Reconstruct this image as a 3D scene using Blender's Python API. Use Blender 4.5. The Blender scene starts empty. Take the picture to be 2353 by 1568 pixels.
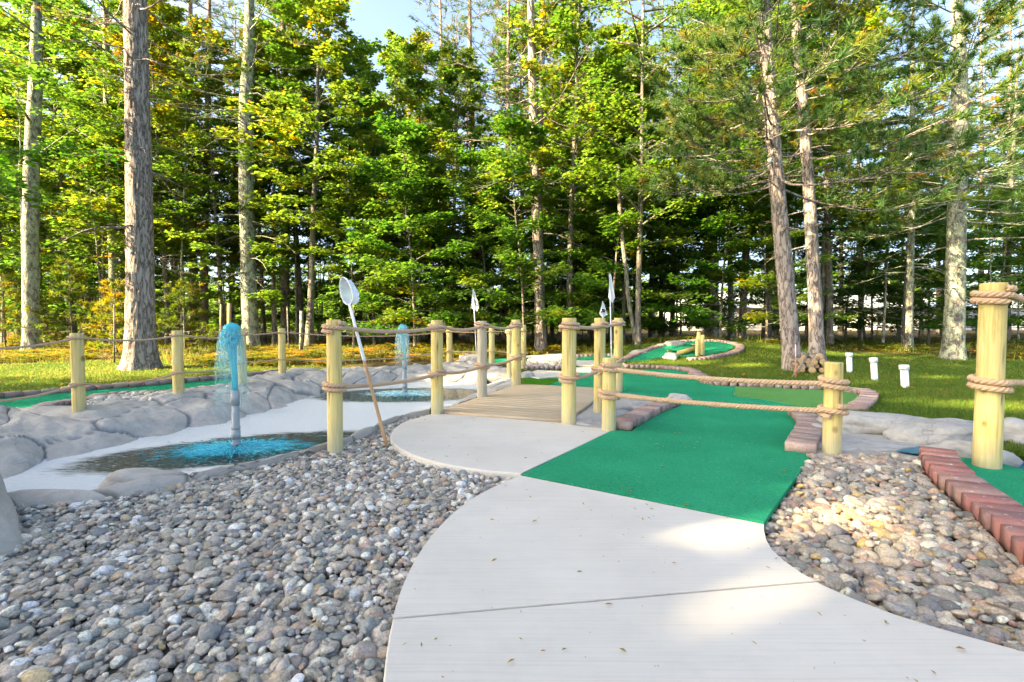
import bpy, bmesh, math, random, time
import numpy as np
from mathutils import Vector, Matrix, noise as mnoise

T0 = time.time()
S = bpy.context.scene
COL = S.collection
R = math.radians

# ---------------------------------------------------------------- camera, sky, sun, exposure
CAM_H = 1.15
PITCH = R(2.2)
PW, PH, PF = 2353.0, 1568.0, 1144.0           # sheet size of the survey sketch and its focal length
cam_data = bpy.data.cameras.new('camera')
cam = bpy.data.objects.new('camera', cam_data)
COL.objects.link(cam)
cam.location = (0, 0, CAM_H)
cam.rotation_euler = (math.pi / 2 - PITCH, 0, 0)
cam_data.sensor_width = 36
cam_data.lens = 36 * PF / PW
cam_data.clip_start = 0.05
cam_data.clip_end = 1500
S.camera = cam

SUN_EL, SUN_AZ = R(29), (-0.92, -0.38)        # the sun stands to the left, a little behind the camera
sd = Vector((SUN_AZ[0], SUN_AZ[1], 0)).normalized() * math.cos(SUN_EL) + Vector((0, 0, math.sin(SUN_EL)))
world = bpy.data.worlds.new('World')
S.world = world
world.use_nodes = True
wn = world.node_tree
wn.nodes.clear()
sky = wn.nodes.new('ShaderNodeTexSky')
sky.sky_type = 'NISHITA'
sky.sun_disc = False
sky.sun_elevation = SUN_EL
sky.sun_rotation = math.atan2(sd.x, sd.y)
sky.altitude = 300
sky.air_density = 0.6
sky.dust_density = 3.8
sky.ozone_density = 6.0
wb = wn.nodes.new('ShaderNodeBackground')
wb.inputs['Strength'].default_value = 0.135
wo = wn.nodes.new('ShaderNodeOutputWorld')
wn.links.new(sky.outputs[0], wb.inputs[0])
wn.links.new(wb.outputs[0], wo.inputs[0])

sl = bpy.data.lights.new('sun', 'SUN')
sl.energy = 3.5
sl.angle = R(0.55)
sl.color = (1.0, 0.92, 0.78)
sun = bpy.data.objects.new('sun', sl)
sun.rotation_euler = (-sd).to_track_quat('-Z', 'Y').to_euler()
COL.objects.link(sun)

S.view_settings.view_transform = 'Standard'
S.view_settings.look = 'None'
S.view_settings.gamma = 1
S.view_settings.exposure = 3.05
S.view_settings.use_curve_mapping = False
S.view_settings.use_white_balance = True            # balanced for the open shade
S.view_settings.white_balance_temperature = 10400
S.view_settings.white_balance_tint = 6
S.cycles.use_denoising = True
S.cycles.max_bounces = 8
S.cycles.diffuse_bounces = 5
S.cycles.glossy_bounces = 3
S.cycles.transmission_bounces = 4
S.cycles.transparent_max_bounces = 24
S.cycles.caustics_reflective = False
S.cycles.caustics_refractive = False

# ---------------------------------------------------------------- survey helpers
def ray(px, py):
    dx, dy = (px - PW / 2) / PF, -(py - PH / 2) / PF
    f = np.array([0, math.cos(PITCH), -math.sin(PITCH)])
    u = np.array([0, math.sin(PITCH), math.cos(PITCH)])
    return f + dx * np.array([1.0, 0, 0]) + dy * u

C0 = np.array([0, 0, CAM_H])

def G(px, py, z=0.0):
    d = ray(px, py)
    return C0 + d * ((z - CAM_H) / d[2])

def D(px, py, Y):
    d = ray(px, py)
    return C0 + d * (Y / d[1])

def GL(pts, z=0.0):
    return np.array([G(x, y, z) for x, y in pts])

def sstep(a, b, x):
    t = np.clip((x - a) / (b - a), 0, 1)
    return t * t * (3 - 2 * t)

def inpoly(X, Y, poly):
    X = np.asarray(X, float); Y = np.asarray(Y, float)
    r = np.zeros(X.shape, bool)
    n = len(poly)
    j = n - 1
    for i in range(n):
        xi, yi = poly[i][0], poly[i][1]
        xj, yj = poly[j][0], poly[j][1]
        if yi != yj:
            c = ((yi > Y) != (yj > Y)) & (X < (xj - xi) * (Y - yi) / (yj - yi) + xi)
            r ^= c
        j = i
    return r

def smooth_line(P, step, closed=False):
    """Catmull-Rom through P (n,3), resampled at about `step`."""
    P = np.asarray(P, float)
    n = len(P)
    out = []
    rng_ = range(n if closed else n - 1)
    for i in rng_:
        if closed:
            p0, p1, p2, p3 = P[(i - 1) % n], P[i], P[(i + 1) % n], P[(i + 2) % n]
        else:
            p1, p2 = P[i], P[i + 1]
            p0 = P[i - 1] if i > 0 else 2 * p1 - p2
            p3 = P[i + 2] if i + 2 < n else 2 * p2 - p1
        a0, a1, a2 = [max(np.linalg.norm(q - w), 1e-6) ** 0.5 for q, w in ((p1, p0), (p2, p1), (p3, p2))]
        m1 = ((p1 - p0) / a0 - (p2 - p0) / (a0 + a1) + (p2 - p1) / a1) * a1
        m2 = ((p2 - p1) / a1 - (p3 - p1) / (a1 + a2) + (p3 - p2) / a2) * a1
        k = max(2, int(np.linalg.norm(p2 - p1) / step * 2))
        for q in range(k):
            t = q / k
            h00, h10, h01, h11 = 2*t**3-3*t**2+1, t**3-2*t**2+t, -2*t**3+3*t**2, t**3-t**2
            out.append(h00 * p1 + h10 * m1 + h01 * p2 + h11 * m2)
    out.append(P[0] if closed else P[-1])
    out = np.array(out)
    seg = np.linalg.norm(np.diff(out, axis=0), axis=1)
    s = np.concatenate([[0], np.cumsum(seg)])
    m = max(2, int(round(s[-1] / step)) + 1)
    t = np.linspace(0, s[-1], m)
    res = np.stack([np.interp(t, s, out[:, k]) for k in range(3)], 1)
    return res[:-1] if closed else res

def resample(P, n):
    P = np.asarray(P, float)
    s = np.concatenate([[0], np.cumsum(np.linalg.norm(np.diff(P, axis=0), axis=1))])
    t = np.linspace(0, s[-1], n)
    return np.stack([np.interp(t, s, P[:, k]) for k in range(P.shape[1])], 1)

# ---------------------------------------------------------------- mesh helpers
class MB:
    """Collects vertices and faces of one mesh, with optional point attributes."""
    def __init__(self):
        self.V, self.F3, self.F4, self.n, self.A = [], [], [], 0, {}
    def add(self, V, F3=None, F4=None, **attr):
        V = np.asarray(V, float).reshape(-1, 3)
        if F3 is not None and len(F3): self.F3.append(np.asarray(F3, int) + self.n)
        if F4 is not None and len(F4): self.F4.append(np.asarray(F4, int) + self.n)
        for k, v in attr.items():
            v = np.asarray(v, float)
            if v.ndim == 0 or (v.ndim == 1 and len(v) in (3, 4) and len(v) != len(V)):
                v = np.broadcast_to(v, (len(V),) + v.shape)
            self.A.setdefault(k, []).append(v)
        self.V.append(V)
        self.n += len(V)
        return self
    def arrays(self):
        V = np.concatenate(self.V) if self.V else np.zeros((0, 3))
        f3 = np.concatenate(self.F3) if self.F3 else np.zeros((0, 3), int)
        f4 = np.concatenate(self.F4) if self.F4 else np.zeros((0, 4), int)
        return V, f3, f4, {k: np.concatenate(v) for k, v in self.A.items()}
    def mesh(self, name, mat=None, origin=(0, 0, 0), smooth=True):
        V, f3, f4, A = self.arrays()
        return np_mesh(name, V - np.asarray(origin, float), f3, f4, A, mat, smooth)

def np_mesh(name, V, f3, f4, A=None, mat=None, smooth=True):
    me = bpy.data.meshes.new(name)
    me.vertices.add(len(V))
    me.vertices.foreach_set('co', np.ascontiguousarray(V, np.float32).ravel())
    nl = len(f3) * 3 + len(f4) * 4
    me.loops.add(nl)
    me.loops.foreach_set('vertex_index', np.concatenate([f3.ravel(), f4.ravel()]).astype(np.int32))
    me.polygons.add(len(f3) + len(f4))
    ls = np.concatenate([np.arange(len(f3)) * 3, len(f3) * 3 + np.arange(len(f4)) * 4]).astype(np.int32)
    me.polygons.foreach_set('loop_start', ls)
    if smooth:
        me.polygons.foreach_set('use_smooth', np.ones(len(ls), bool))
    for k, v in (A or {}).items():
        if v.ndim == 1:
            a = me.attributes.new(k, 'FLOAT', 'POINT')
            a.data.foreach_set('value', v.astype(np.float32))
        else:
            a = me.attributes.new(k, 'FLOAT_COLOR', 'POINT')
            if v.shape[1] == 3:
                v = np.concatenate([v, np.ones((len(v), 1))], 1)
            a.data.foreach_set('color', v.astype(np.float32).ravel())
    me.update(calc_edges=True)
    if mat: me.materials.append(mat)
    return me

def link(name, me, parent=None, loc=None):
    o = bpy.data.objects.new(name, me)
    COL.objects.link(o)
    if parent is not None: o.parent = parent
    if loc is not None: o.location = loc
    return o

def tag(o, label=None, cat=None, group=None, kind=None):
    if label: o['label'] = label
    if cat: o['category'] = cat
    if group: o['group'] = group
    if kind: o['kind'] = kind
    return o

def thing(name, label, cat, loc=(0, 0, 0), group=None):
    o = bpy.data.objects.new(name, None)
    o.empty_display_size = 0.1
    COL.objects.link(o)
    o.location = loc
    return tag(o, label, cat, group)

def part(name, mb, mat, parent, origin=None, smooth=True):
    """A child mesh built in world coordinates under a thing (or under a part of it)."""
    if origin is None:
        origin = np.zeros(3)
        p = parent
        while p is not None:
            origin = origin + np.array(p.location)
            p = p.parent
    return link(name, mb.mesh(name, mat, origin, smooth), parent)

def frames(P):
    P = np.asarray(P, float)
    T = np.gradient(P, axis=0)
    T /= np.maximum(np.linalg.norm(T, axis=1, keepdims=True), 1e-9)
    ref = np.array([0, 0, 1.0]) if abs(T[0][2]) < 0.9 else np.array([1.0, 0, 0])
    U = np.zeros_like(P)
    u = ref - T[0] * ref.dot(T[0]); u /= np.linalg.norm(u)
    for i in range(len(P)):
        u = u - T[i] * u.dot(T[i]); u /= max(np.linalg.norm(u), 1e-9)
        U[i] = u
    return T, U, np.cross(T, U)

def tube(P, r, sides=8, caps=False):
    P = np.asarray(P, float)
    n = len(P)
    r = np.broadcast_to(np.asarray(r, float), (n,))
    T, U, W = frames(P)
    a = np.arange(sides) / sides * 2 * math.pi
    V = P[:, None, :] + (U[:, None, :] * np.cos(a)[None, :, None] + W[:, None, :] * np.sin(a)[None, :, None]) * r[:, None, None]
    i, j = np.meshgrid(np.arange(n - 1), np.arange(sides), indexing='ij')
    j2 = (j + 1) % sides
    F = np.stack([i * sides + j, i * sides + j2, (i + 1) * sides + j2, (i + 1) * sides + j], -1).reshape(-1, 4)
    V = V.reshape(-1, 3)
    F3 = []
    if caps:
        V = np.concatenate([V, P[:1], P[-1:]])
        for q in range(sides):
            F3.append((n * sides, (q + 1) % sides, q))
            F3.append((n * sides + 1, (n - 1) * sides + q, (n - 1) * sides + (q + 1) % sides))
    return V, np.array(F3, int).reshape(-1, 3), F

def lathe(c, prof, sides=20, axis=None):
    """Profile [(radius, height)...] turned about a vertical (or given) axis through c."""
    P = np.array([[0, 0, h] for _, h in prof], float)
    a = np.arange(sides) / sides * 2 * math.pi
    r = np.array([q for q, _ in prof])
    V = np.stack([r[:, None] * np.cos(a), r[:, None] * np.sin(a), np.repeat(P[:, 2:3], sides, 1)], -1)
    n = len(prof)
    i, j = np.meshgrid(np.arange(n - 1), np.arange(sides), indexing='ij')
    j2 = (j + 1) % sides
    F = np.stack([i * sides + j, i * sides + j2, (i + 1) * sides + j2, (i + 1) * sides + j], -1).reshape(-1, 4)
    V = V.reshape(-1, 3)
    if axis is not None:
        z = Vector(axis).normalized()
        M = np.array(z.to_track_quat('Z', 'Y').to_matrix())
        V = V @ M.T
    return V + np.asarray(c, float), None, F

def vnoise(P, scale=1.0, seed=0.0, octv=3):
    return np.array([mnoise.fractal(Vector((p[0] * scale + seed, p[1] * scale + seed * 1.7, p[2] * scale - seed)), 1.0, 2.0, octv) for p in P])

_ico = {}
def ico(sub):
    if sub not in _ico:
        bm = bmesh.new()
        bmesh.ops.create_icosphere(bm, subdivisions=sub, radius=1)
        bm.verts.ensure_lookup_table()
        V = np.array([v.co[:] for v in bm.verts]); F = np.array([[v.index for v in f.verts] for f in bm.faces])
        bm.free()
        _ico[sub] = (V, F)
    return _ico[sub]

def rotm(ax, ay, az):
    ca, sa, cb, sb, cc, sc = math.cos(ax), math.sin(ax), math.cos(ay), math.sin(ay), math.cos(az), math.sin(az)
    Rx = np.array([[1, 0, 0], [0, ca, -sa], [0, sa, ca]])
    Ry = np.array([[cb, 0, sb], [0, 1, 0], [-sb, 0, cb]])
    Rz = np.array([[cc, -sc, 0], [sc, cc, 0], [0, 0, 1]])
    return Rz @ Ry @ Rx

# ---------------------------------------------------------------- material helpers
class NT:
    def __init__(self, name):
        self.m = bpy.data.materials.new(name)
        self.m.use_nodes = True
        self.t = self.m.node_tree
        self.t.nodes.clear()
        self.out = self.t.nodes.new('ShaderNodeOutputMaterial')
    def n(self, typ, inp=None, **props):
        nd = self.t.nodes.new('ShaderNode' + typ)
        for k, v in props.items(): setattr(nd, k, v)
        for k, v in (inp or {}).items():
            s = nd.inputs[k]
            if isinstance(v, bpy.types.NodeSocket): self.t.links.new(v, s)
            else: s.default_value = v
        return nd
    def coord(self, kind='Object'):
        return self.n('TexCoord').outputs[kind]
    def pos(self):
        return self.n('NewGeometry').outputs['Position']
    def mapv(self, v, scale=(1, 1, 1), loc=(0, 0, 0), rot=(0, 0, 0)):
        return self.n('Mapping', {'Vector': v, 'Scale': scale, 'Location': loc, 'Rotation': rot}).outputs[0]
    def noise(self, v, scale, detail=4, rough=0.6, dist=0.0):
        return self.n('TexNoise', {'Vector': v, 'Scale': scale, 'Detail': detail, 'Roughness': rough, 'Distortion': dist}).outputs[0]
    def vor(self, v, scale, feature='F1', out='Distance', rand=1.0):
        return self.n('TexVoronoi', {'Vector': v, 'Scale': scale, 'Randomness': rand}, feature=feature).outputs[out]
    def ramp(self, f, stops):
        nd = self.n('ValToRGB', {'Fac': f})
        el = nd.color_ramp.elements
        while len(el) < len(stops): el.new(0.5)
        for e, (p, c) in zip(el, stops):
            e.position = p
            e.color = (c, c, c, 1) if not isinstance(c, tuple) else (c + (1,) if len(c) == 3 else c)
        return nd.outputs[0]
    def math(self, op, a, b=0.0, clamp=False):
        nd = self.t.nodes.new('ShaderNodeMath'); nd.operation = op; nd.use_clamp = clamp
        for i, v in enumerate((a, b)):
            if isinstance(v, bpy.types.NodeSocket): self.t.links.new(v, nd.inputs[i])
            else: nd.inputs[i].default_value = v
        return nd.outputs[0]
    def mix(self, f, a, b, mode='MIX'):
        nd = self.t.nodes.new('ShaderNodeMix'); nd.data_type = 'RGBA'; nd.blend_type = mode
        for k, v in ((0, f), (6, a), (7, b)):
            if isinstance(v, bpy.types.NodeSocket): self.t.links.new(v, nd.inputs[k])
            else: nd.inputs[k].default_value = (tuple(v) + (1,) if isinstance(v, tuple) and len(v) == 3 else v)
        return nd.outputs[2]
    def attr(self, name, out='Color'):
        return self.n('Attribute', attribute_name=name).outputs[out]
    def rand(self):
        return self.n('ObjectInfo').outputs['Random']
    def bump(self, h, strength=0.3, dist=0.02):
        return self.n('Bump', {'Height': h, 'Strength': strength, 'Distance': dist}).outputs[0]
    def pbr(self, col, rough=0.8, normal=None, spec=0.3, **kw):
        inp = {'Base Color': col if isinstance(col, bpy.types.NodeSocket) else tuple(col) + (1,), 'Roughness': rough, 'Specular IOR Level': spec}
        if normal is not None: inp['Normal'] = normal
        inp.update(kw)
        b = self.n('BsdfPrincipled', inp)
        self.t.links.new(b.outputs[0], self.out.inputs[0])
        return self.m
    def done(self, sh):
        self.t.links.new(sh, self.out.inputs[0])
        return self.m
# ---------------------------------------------------------------- materials
def m_concrete():
    n = NT('concrete'); p = n.pos()
    big = n.noise(p, 1.3, 4, .6)
    fine = n.noise(p, 160, 3, .7)
    c = n.mix(n.ramp(big, [(.3, 0.0), (.7, 1.0)]), (.515, .465, .405), (.61, .555, .49))
    c = n.mix(n.math('MULTIPLY', fine, .30), c, (.42, .42, .41))
    # broom lines across the walk
    q = n.mapv(p, (1.2, 95, 1), rot=(0, 0, R(7)))
    broom = n.noise(q, 1.0, 3, .75)
    c = n.mix(n.ramp(broom, [(.45, 0.0), (.66, .34)]), c, (.38, .37, .355))
    c = n.mix(n.ramp(n.noise(p, 4.5, 5, .7), [(.52, 0.0), (.75, .28)]), c, (.40, .385, .36))
    # small dark chips and stains
    speck = n.ramp(n.vor(p, 9, rand=1), [(.035, 1.0), (.07, 0.0)])
    speck = n.math('MULTIPLY', speck, n.ramp(n.noise(p, 3.1, 2), [(.52, 0.0), (.56, 1.0)]))
    c = n.mix(n.math('MULTIPLY', speck, .55), c, (.14, .13, .12))
    h = n.math('ADD', n.math('MULTIPLY', broom, .5), n.math('MULTIPLY', fine, .5))
    return n.pbr(c, .85, n.bump(h, .22, .006), .25)

def m_rock(name, a, b, dark, sc=1.0, crack=(.14, .15, .16)):
    n = NT(name); p = n.pos()
    big = n.noise(p, 2.2 * sc, 5, .62)
    mid = n.noise(p, 14 * sc, 4, .65, .4)
    fine = n.noise(p, 120, 3, .7)
    c = n.mix(n.ramp(big, [(.32, 0.0), (.68, 1.0)]), a, b)
    c = n.mix(n.ramp(mid, [(.42, .0), (.75, .45)]), c, dark)
    c = n.mix(n.math('MULTIPLY', fine, .28), c, dark)
    warm = n.ramp(n.noise(p, 1.1 * sc, 4, .65, .6), [(.50, 0.0), (.70, .45)])
    c = n.mix(warm, c, tuple(x * k for x, k in zip(b, (1.04, .95, .84))))
    pd = n.n('VectorMath', {0: p, 1: n.n('VectorMath', {0: n.n('TexNoise', {'Vector': p, 'Scale': 3.0, 'Detail': 4.0}).outputs['Color'], 1: (.28, .28, .28)}, operation='MULTIPLY').outputs[0]}, operation='ADD').outputs[0]
    hair = n.math('MULTIPLY', n.ramp(n.vor(pd, 2.6 * sc, 'DISTANCE_TO_EDGE'), [(.003, .5), (.013, 0.0)]), n.ramp(n.noise(p, 1.7, 2), [(.45, 0.0), (.55, 1.0)]))
    c = n.mix(hair, c, crack)
    spots = n.math('MULTIPLY', n.ramp(n.noise(p, 42, 3, .75), [(.60, 0.0), (.70, 1.0)]), .45)
    c = n.mix(spots, c, dark)
    c = n.mix(n.attr('crack', 'Fac'), c, crack)
    streak = n.noise(n.mapv(p, (2, 2, 14)), 2.2, 4, .6)
    h = n.math('ADD', n.math('MULTIPLY', mid, .9), n.math('ADD', n.math('MULTIPLY', fine, .25), n.math('MULTIPLY', streak, .8)))
    return n.pbr(c, .88, n.bump(h, .5, .02), .2)

def m_turf(name, a, b, tex=130):
    n = NT(name); p = n.pos()
    f = n.noise(p, tex, 5, .8)
    g = n.vor(p, tex * 1.6)
    big = n.noise(p, 1.1, 3, .5)
    c = n.mix(n.ramp(f, [(.35, 0.0), (.68, 1.0)]), a, b)
    c = n.mix(n.math('MULTIPLY', n.ramp(g, [(.2, 1.0), (.5, 0.0)]), .25), c, tuple(min(1, q * 1.5) for q in b))
    c = n.mix(n.math('MULTIPLY', n.ramp(n.noise(p, 48, 4, .75), [(.4, 0.0), (.65, 1.0)]), .45), c, tuple(q * .55 for q in a))
    c = n.mix(n.math('MULTIPLY', n.ramp(big, [(.4, 0.0), (.65, 1.0)]), .22), c, tuple(q * 1.25 + .004 for q in b))
    return n.pbr(c, .95, n.bump(n.math('ADD', f, g), .55, .012), .0)

def m_brick():
    n = NT('brick'); p = n.pos()
    base = n.attr('col')
    f = n.noise(p, 55, 4, .7)
    g = n.noise(p, 9, 3, .6)
    c = n.mix(n.ramp(f, [(.40, 0.0), (.8, .55)]), base, (.15, .10, .09))
    c = n.mix(n.ramp(g, [(.52, 0.0), (.75, .45)]), c, (.34, .29, .27))
    wear = n.ramp(n.noise(p, 24, 3, .7), [(.62, 0.0), (.69, .75)])
    up = n.n('SeparateXYZ', {0: n.n('NewGeometry').outputs['Normal']}).outputs[2]
    c = n.mix(n.math('MULTIPLY', wear, n.math('GREATER_THAN', up, .7)), c, (.55, .50, .49))
    return n.pbr(c, .85, n.bump(f, .35, .008), .25)

def m_stone():
    n = NT('river_stone'); p = n.pos()
    base = n.attr('col')
    f = n.noise(p, 95, 5, .75)
    v = n.noise(n.mapv(p, (1, 1, 3.5), rot=(.4, .7, .2)), 32, 4, .65, 1.2)
    c = n.mix(n.ramp(f, [(.40, 0.0), (.72, .75)]), base, (.10, .092, .082))
    c = n.mix(n.ramp(v, [(.57, 0.0), (.68, .42)]), c, (.52, .50, .47))
    return n.pbr(c, .72, n.bump(n.math('ADD', f, v), .8, .012), .3)

def m_post():
    n = NT('treated_post'); o = n.coord('Object')
    rnd = n.n('CombineXYZ', {0: n.math('MULTIPLY', n.rand(), 37.0), 1: n.math('MULTIPLY', n.rand(), 91.0), 2: n.math('MULTIPLY', n.rand(), 53.0)}).outputs[0]
    q = n.n('VectorMath', {0: o, 1: rnd}, operation='ADD').outputs[0]
    grain = n.noise(n.mapv(q, (26, 26, 1.1)), 2.0, 5, .65, .5)
    big = n.noise(n.mapv(q, (3, 3, 1.2)), 2.0, 3, .5)
    c = n.mix(n.ramp(big, [(.3, 0.0), (.7, 1.0)]), (.58, .43, .155), (.65, .52, .235))
    c = n.mix(n.ramp(grain, [(.45, 0.0), (.70, .8)]), c, (.33, .235, .075))
    green = n.ramp(n.noise(q, 2.4, 2, .5), [(.52, 0.0), (.75, .35)])
    c = n.mix(green, c, (.50, .50, .24))
    kd = n.vor(n.mapv(q, (1, 1, .75)), 5.2)
    knot = n.ramp(kd, [(.07, 1.0), (.12, .55), (.17, 0.0)])
    kr = n.n('TexWave', {'Vector': n.n('CombineXYZ', {0: kd}).outputs[0], 'Scale': 16.0}).outputs['Fac']
    c = n.mix(knot, c, n.mix(kr, (.12, .06, .02), (.36, .22, .07)))
    c = n.mix(n.math('MULTIPLY', n.attr('crack', 'Fac'), 1.0), c, (.07, .05, .025))
    low = n.math('MULTIPLY', n.ramp(n.math('ADD', n.n('SeparateXYZ', {0: n.pos()}).outputs[2], n.math('MULTIPLY', n.noise(q, 9, 3, .6), .25)), [(.12, .75), (.42, 0.0)]), .8)
    c = n.mix(low, c, (.33, .34, .27))
    c = n.mix(n.attr('grey', 'Fac'), c, n.mix(grain, (.50, .46, .38), (.30, .27, .22)))
    return n.pbr(c, .75, n.bump(grain, .35, .006), .3)

def m_wood(name, a, b, sc=(1.2, 30, 30), **kw):
    n = NT(name); o = n.coord('Object')
    q = n.n('VectorMath', {0: o, 1: n.n('CombineXYZ', {0: n.math('MULTIPLY', n.rand(), 77.0), 1: n.math('MULTIPLY', n.rand(), 31.0)}).outputs[0]}, operation='ADD').outputs[0]
    g = n.noise(n.mapv(q, sc), 1.6, 5, .65, .4)
    c = n.mix(n.ramp(g, [(.35, 0.0), (.7, 1.0)]), a, b)
    c = n.mix(n.math('MULTIPLY', n.rand(), .35), c, b)
    knot = n.ramp(n.vor(n.mapv(q, (1, 2.2, 1)), 2.6), [(.03, 1.0), (.07, 0.0)])
    c = n.mix(n.math('MULTIPLY', knot, .8), c, tuple(x * .35 for x in b))
    return n.pbr(c, kw.get('rough', .8), n.bump(g, .3, .006), .25)

def m_rope():
    n = NT('manila_rope'); p = n.pos()
    f = n.noise(p, 260, 3, .7)
    b = n.noise(p, 9, 2, .5)
    c = n.mix(n.ramp(f, [(.3, 0.0), (.7, 1.0)]), (.42, .25, .145), (.58, .40, .26))
    c = n.mix(n.math('MULTIPLY', b, .35), c, (.46, .34, .27))
    return n.pbr(c, .9, n.bump(f, .4, .003), .15)

def m_bark(name, a, b, groove, lichen=None, scale=1.0, stretch=.22, amt=.5, lrange=(.5, .6)):
    n = NT(name); o = n.coord('Object')
    q = n.n('VectorMath', {0: o, 1: n.n('CombineXYZ', {0: n.math('MULTIPLY', n.rand(), 40.0), 2: n.math('MULTIPLY', n.rand(), 60.0)}).outputs[0]}, operation='ADD').outputs[0]
    q2 = n.mapv(q, (1, 1, stretch))
    w = n.noise(q2, 6 * scale, 4, .6)
    qd = n.n('VectorMath', {0: q2, 1: n.n('VectorMath', {0: n.n('TexNoise', {'Vector': q2, 'Scale': 9.0 * scale, 'Detail': 3.0}).outputs['Color'], 1: (.09, .09, .05)}, operation='MULTIPLY').outputs[0]}, operation='ADD').outputs[0]
    f1 = n.noise(qd, 7.5 * scale, 4, .55); f2 = n.noise(qd, 17 * scale, 3, .6)
    ed = n.math('ADD', n.math('MULTIPLY', n.math('ABSOLUTE', n.math('SUBTRACT', f1, .5)), 1.6), n.math('MULTIPLY', n.math('ABSOLUTE', n.math('SUBTRACT', f2, .5)), .5))
    fine = n.noise(q2, 60 * scale, 3, .7)
    c = n.mix(n.ramp(w, [(.3, 0.0), (.7, 1.0)]), a, b)
    c = n.mix(n.math('MULTIPLY', fine, .5), c, tuple(x * .55 for x in a))
    cr = n.ramp(ed, [(.015, 1.0), (.07, .5), (.15, 0.0)])
    c = n.mix(n.math('MULTIPLY', cr, amt + .3), c, groove)
    if lichen:
        l = n.noise(n.mapv(q, (1, 1, .6)), 7.0, 5, .7)
        l2 = n.noise(q, 26.0, 3, .7)
        lm = n.math('MULTIPLY', n.ramp(l, [(lrange[0], 0.0), (lrange[1], 1.0)]), n.ramp(l2, [(.36, 0.0), (.5, 1.0)]))
        c = n.mix(n.math('MULTIPLY', lm, .85), c, n.mix(fine, lichen, tuple(min(1, x * 1.35) for x in lichen)))
    h = n.math('ADD', n.ramp(ed, [(0.0, 0.0), (.16, 1.0)]), n.math('MULTIPLY', fine, .3))
    return n.pbr(c, .92, n.bump(h, .9, .035 / scale), .12)

def m_leaf(name, stops, trans=.55, rough=.55, tstops=None, treemix=.34):
    """Leaves: a tone attribute per leaf, shifted per tree; reflects and lets light through."""
    n = NT(name)
    t = n.attr('tone', 'Fac')
    t = n.math('ADD', t, n.math('MULTIPLY', n.math('SUBTRACT', n.rand(), .5), treemix), clamp=True)
    c = n.ramp(t, stops)
    ct = n.ramp(t, tstops or [(p, tuple(min(1, x * 1.7) for x in q)) for p, q in stops])
    d = n.n('BsdfPrincipled', {'Base Color': c, 'Roughness': rough, 'Specular IOR Level': .25}).outputs[0]
    tr = n.n('BsdfTranslucent', {'Color': ct}).outputs[0]
    return n.done(n.n('MixShader', {0: trans, 1: d, 2: tr}).outputs[0])

def m_plain(name, col, rough=.6, spec=.3, sc=40, amt=.25, bump=.1):
    n = NT(name); p = n.coord('Object')
    f = n.noise(p, sc, 4, .65)
    c = n.mix(n.math('MULTIPLY', f, amt), tuple(col), tuple(x * .6 for x in col))
    return n.pbr(c, rough, n.bump(f, bump, .004), spec)

MAT = {}
MAT['concrete'] = m_concrete()
MAT['rock'] = m_rock('carved_rock', (.35, .33, .305), (.47, .44, .405), (.22, .21, .20))
MAT['rimrock'] = m_rock('rim_concrete', (.36, .325, .285), (.45, .41, .365), (.24, .225, .21), 1.0, (.2, .19, .175))
MAT['paleslab'] = m_rock('pale_rock', (.31, .30, .285), (.41, .40, .385), (.20, .195, .19))
MAT['turf'] = m_turf('green_turf', (.0, .18, .088), (.001, .36, .185))
MAT['turf_light'] = m_turf('light_turf', (.06, .21, .06), (.13, .34, .11), 90)
MAT['turf_dark'] = m_turf('grassy_turf', (.02, .12, .012), (.06, .21, .025), 70)
MAT['brick'] = m_brick()
MAT['stone'] = m_stone()
MAT['post'] = m_post()
MAT['deck'] = m_wood('deck_board', (.54, .42, .295), (.39, .29, .195))
MAT['beam'] = m_wood('yellow_beam', (.55, .42, .17), (.40, .29, .10))
MAT['rope'] = m_rope()
MAT['bark_pine'] = m_bark('pine_bark', (.33, .275, .255), (.47, .40, .37), (.075, .054, .045), scale=1.5, stretch=.24, amt=.62)
MAT['bark_red'] = m_bark('red_pine_bark', (.31, .225, .19), (.43, .335, .29), (.07, .045, .035), scale=1.0, stretch=.25)
MAT['bark_lichen'] = m_bark('lichen_bark', (.20, .185, .165), (.31, .29, .265), (.06, .052, .045), (.38, .42, .30), scale=1.1, stretch=.4, lrange=(.44, .53))
MAT['bark_grey'] = m_bark('grey_bark', (.18, .15, .125), (.27, .235, .20), (.06, .05, .04), (.29, .32, .22), scale=1.6, stretch=.3, lrange=(.52, .62))
MAT['maple'] = m_leaf('maple_leaf', [(.0, (.022, .085, .014)), (.4, (.056, .130, .024)), (.78, (.115, .168, .028)), (.94, (.23, .21, .016)), (1.0, (.30, .14, .015))],
    trans=.58, tstops=[(.0, (.06, .24, .020)), (.4, (.145, .315, .038)), (.78, (.29, .39, .042)), (.93, (.48, .40, .02)), (1.0, (.5, .24, .02))])
MAT['needle'] = m_leaf('pine_needle', [(.0, (.022, .075, .026)), (.5, (.065, .145, .036)), (.75, (.14, .185, .03)), (.92, (.27, .18, .03)), (1.0, (.26, .125, .03))], .38, .5, treemix=.3)
MAT['sapling'] = m_leaf('young_needle', [(.0, (.03, .085, .012)), (.5, (.12, .17, .014)), (.8, (.26, .22, .018)), (1.0, (.33, .16, .018))], .45, .5)
MAT['grass'] = m_leaf('grass_blade', [(.0, (.040, .11, .012)), (.5, (.10, .165, .024)), (.8, (.20, .215, .04)), (1.0, (.34, .27, .09))], .4, .6, treemix=0)
MAT['fern'] = m_leaf('fern_frond', [(.0, (.035, .08, .010)), (.35, (.12, .14, .014)), (.65, (.30, .21, .03)), (1.0, (.36, .14, .03))], .45, .65, treemix=0)
MAT['pipe'] = m_plain('grey_pipe', (.27, .30, .32), .45, .4)
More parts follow.
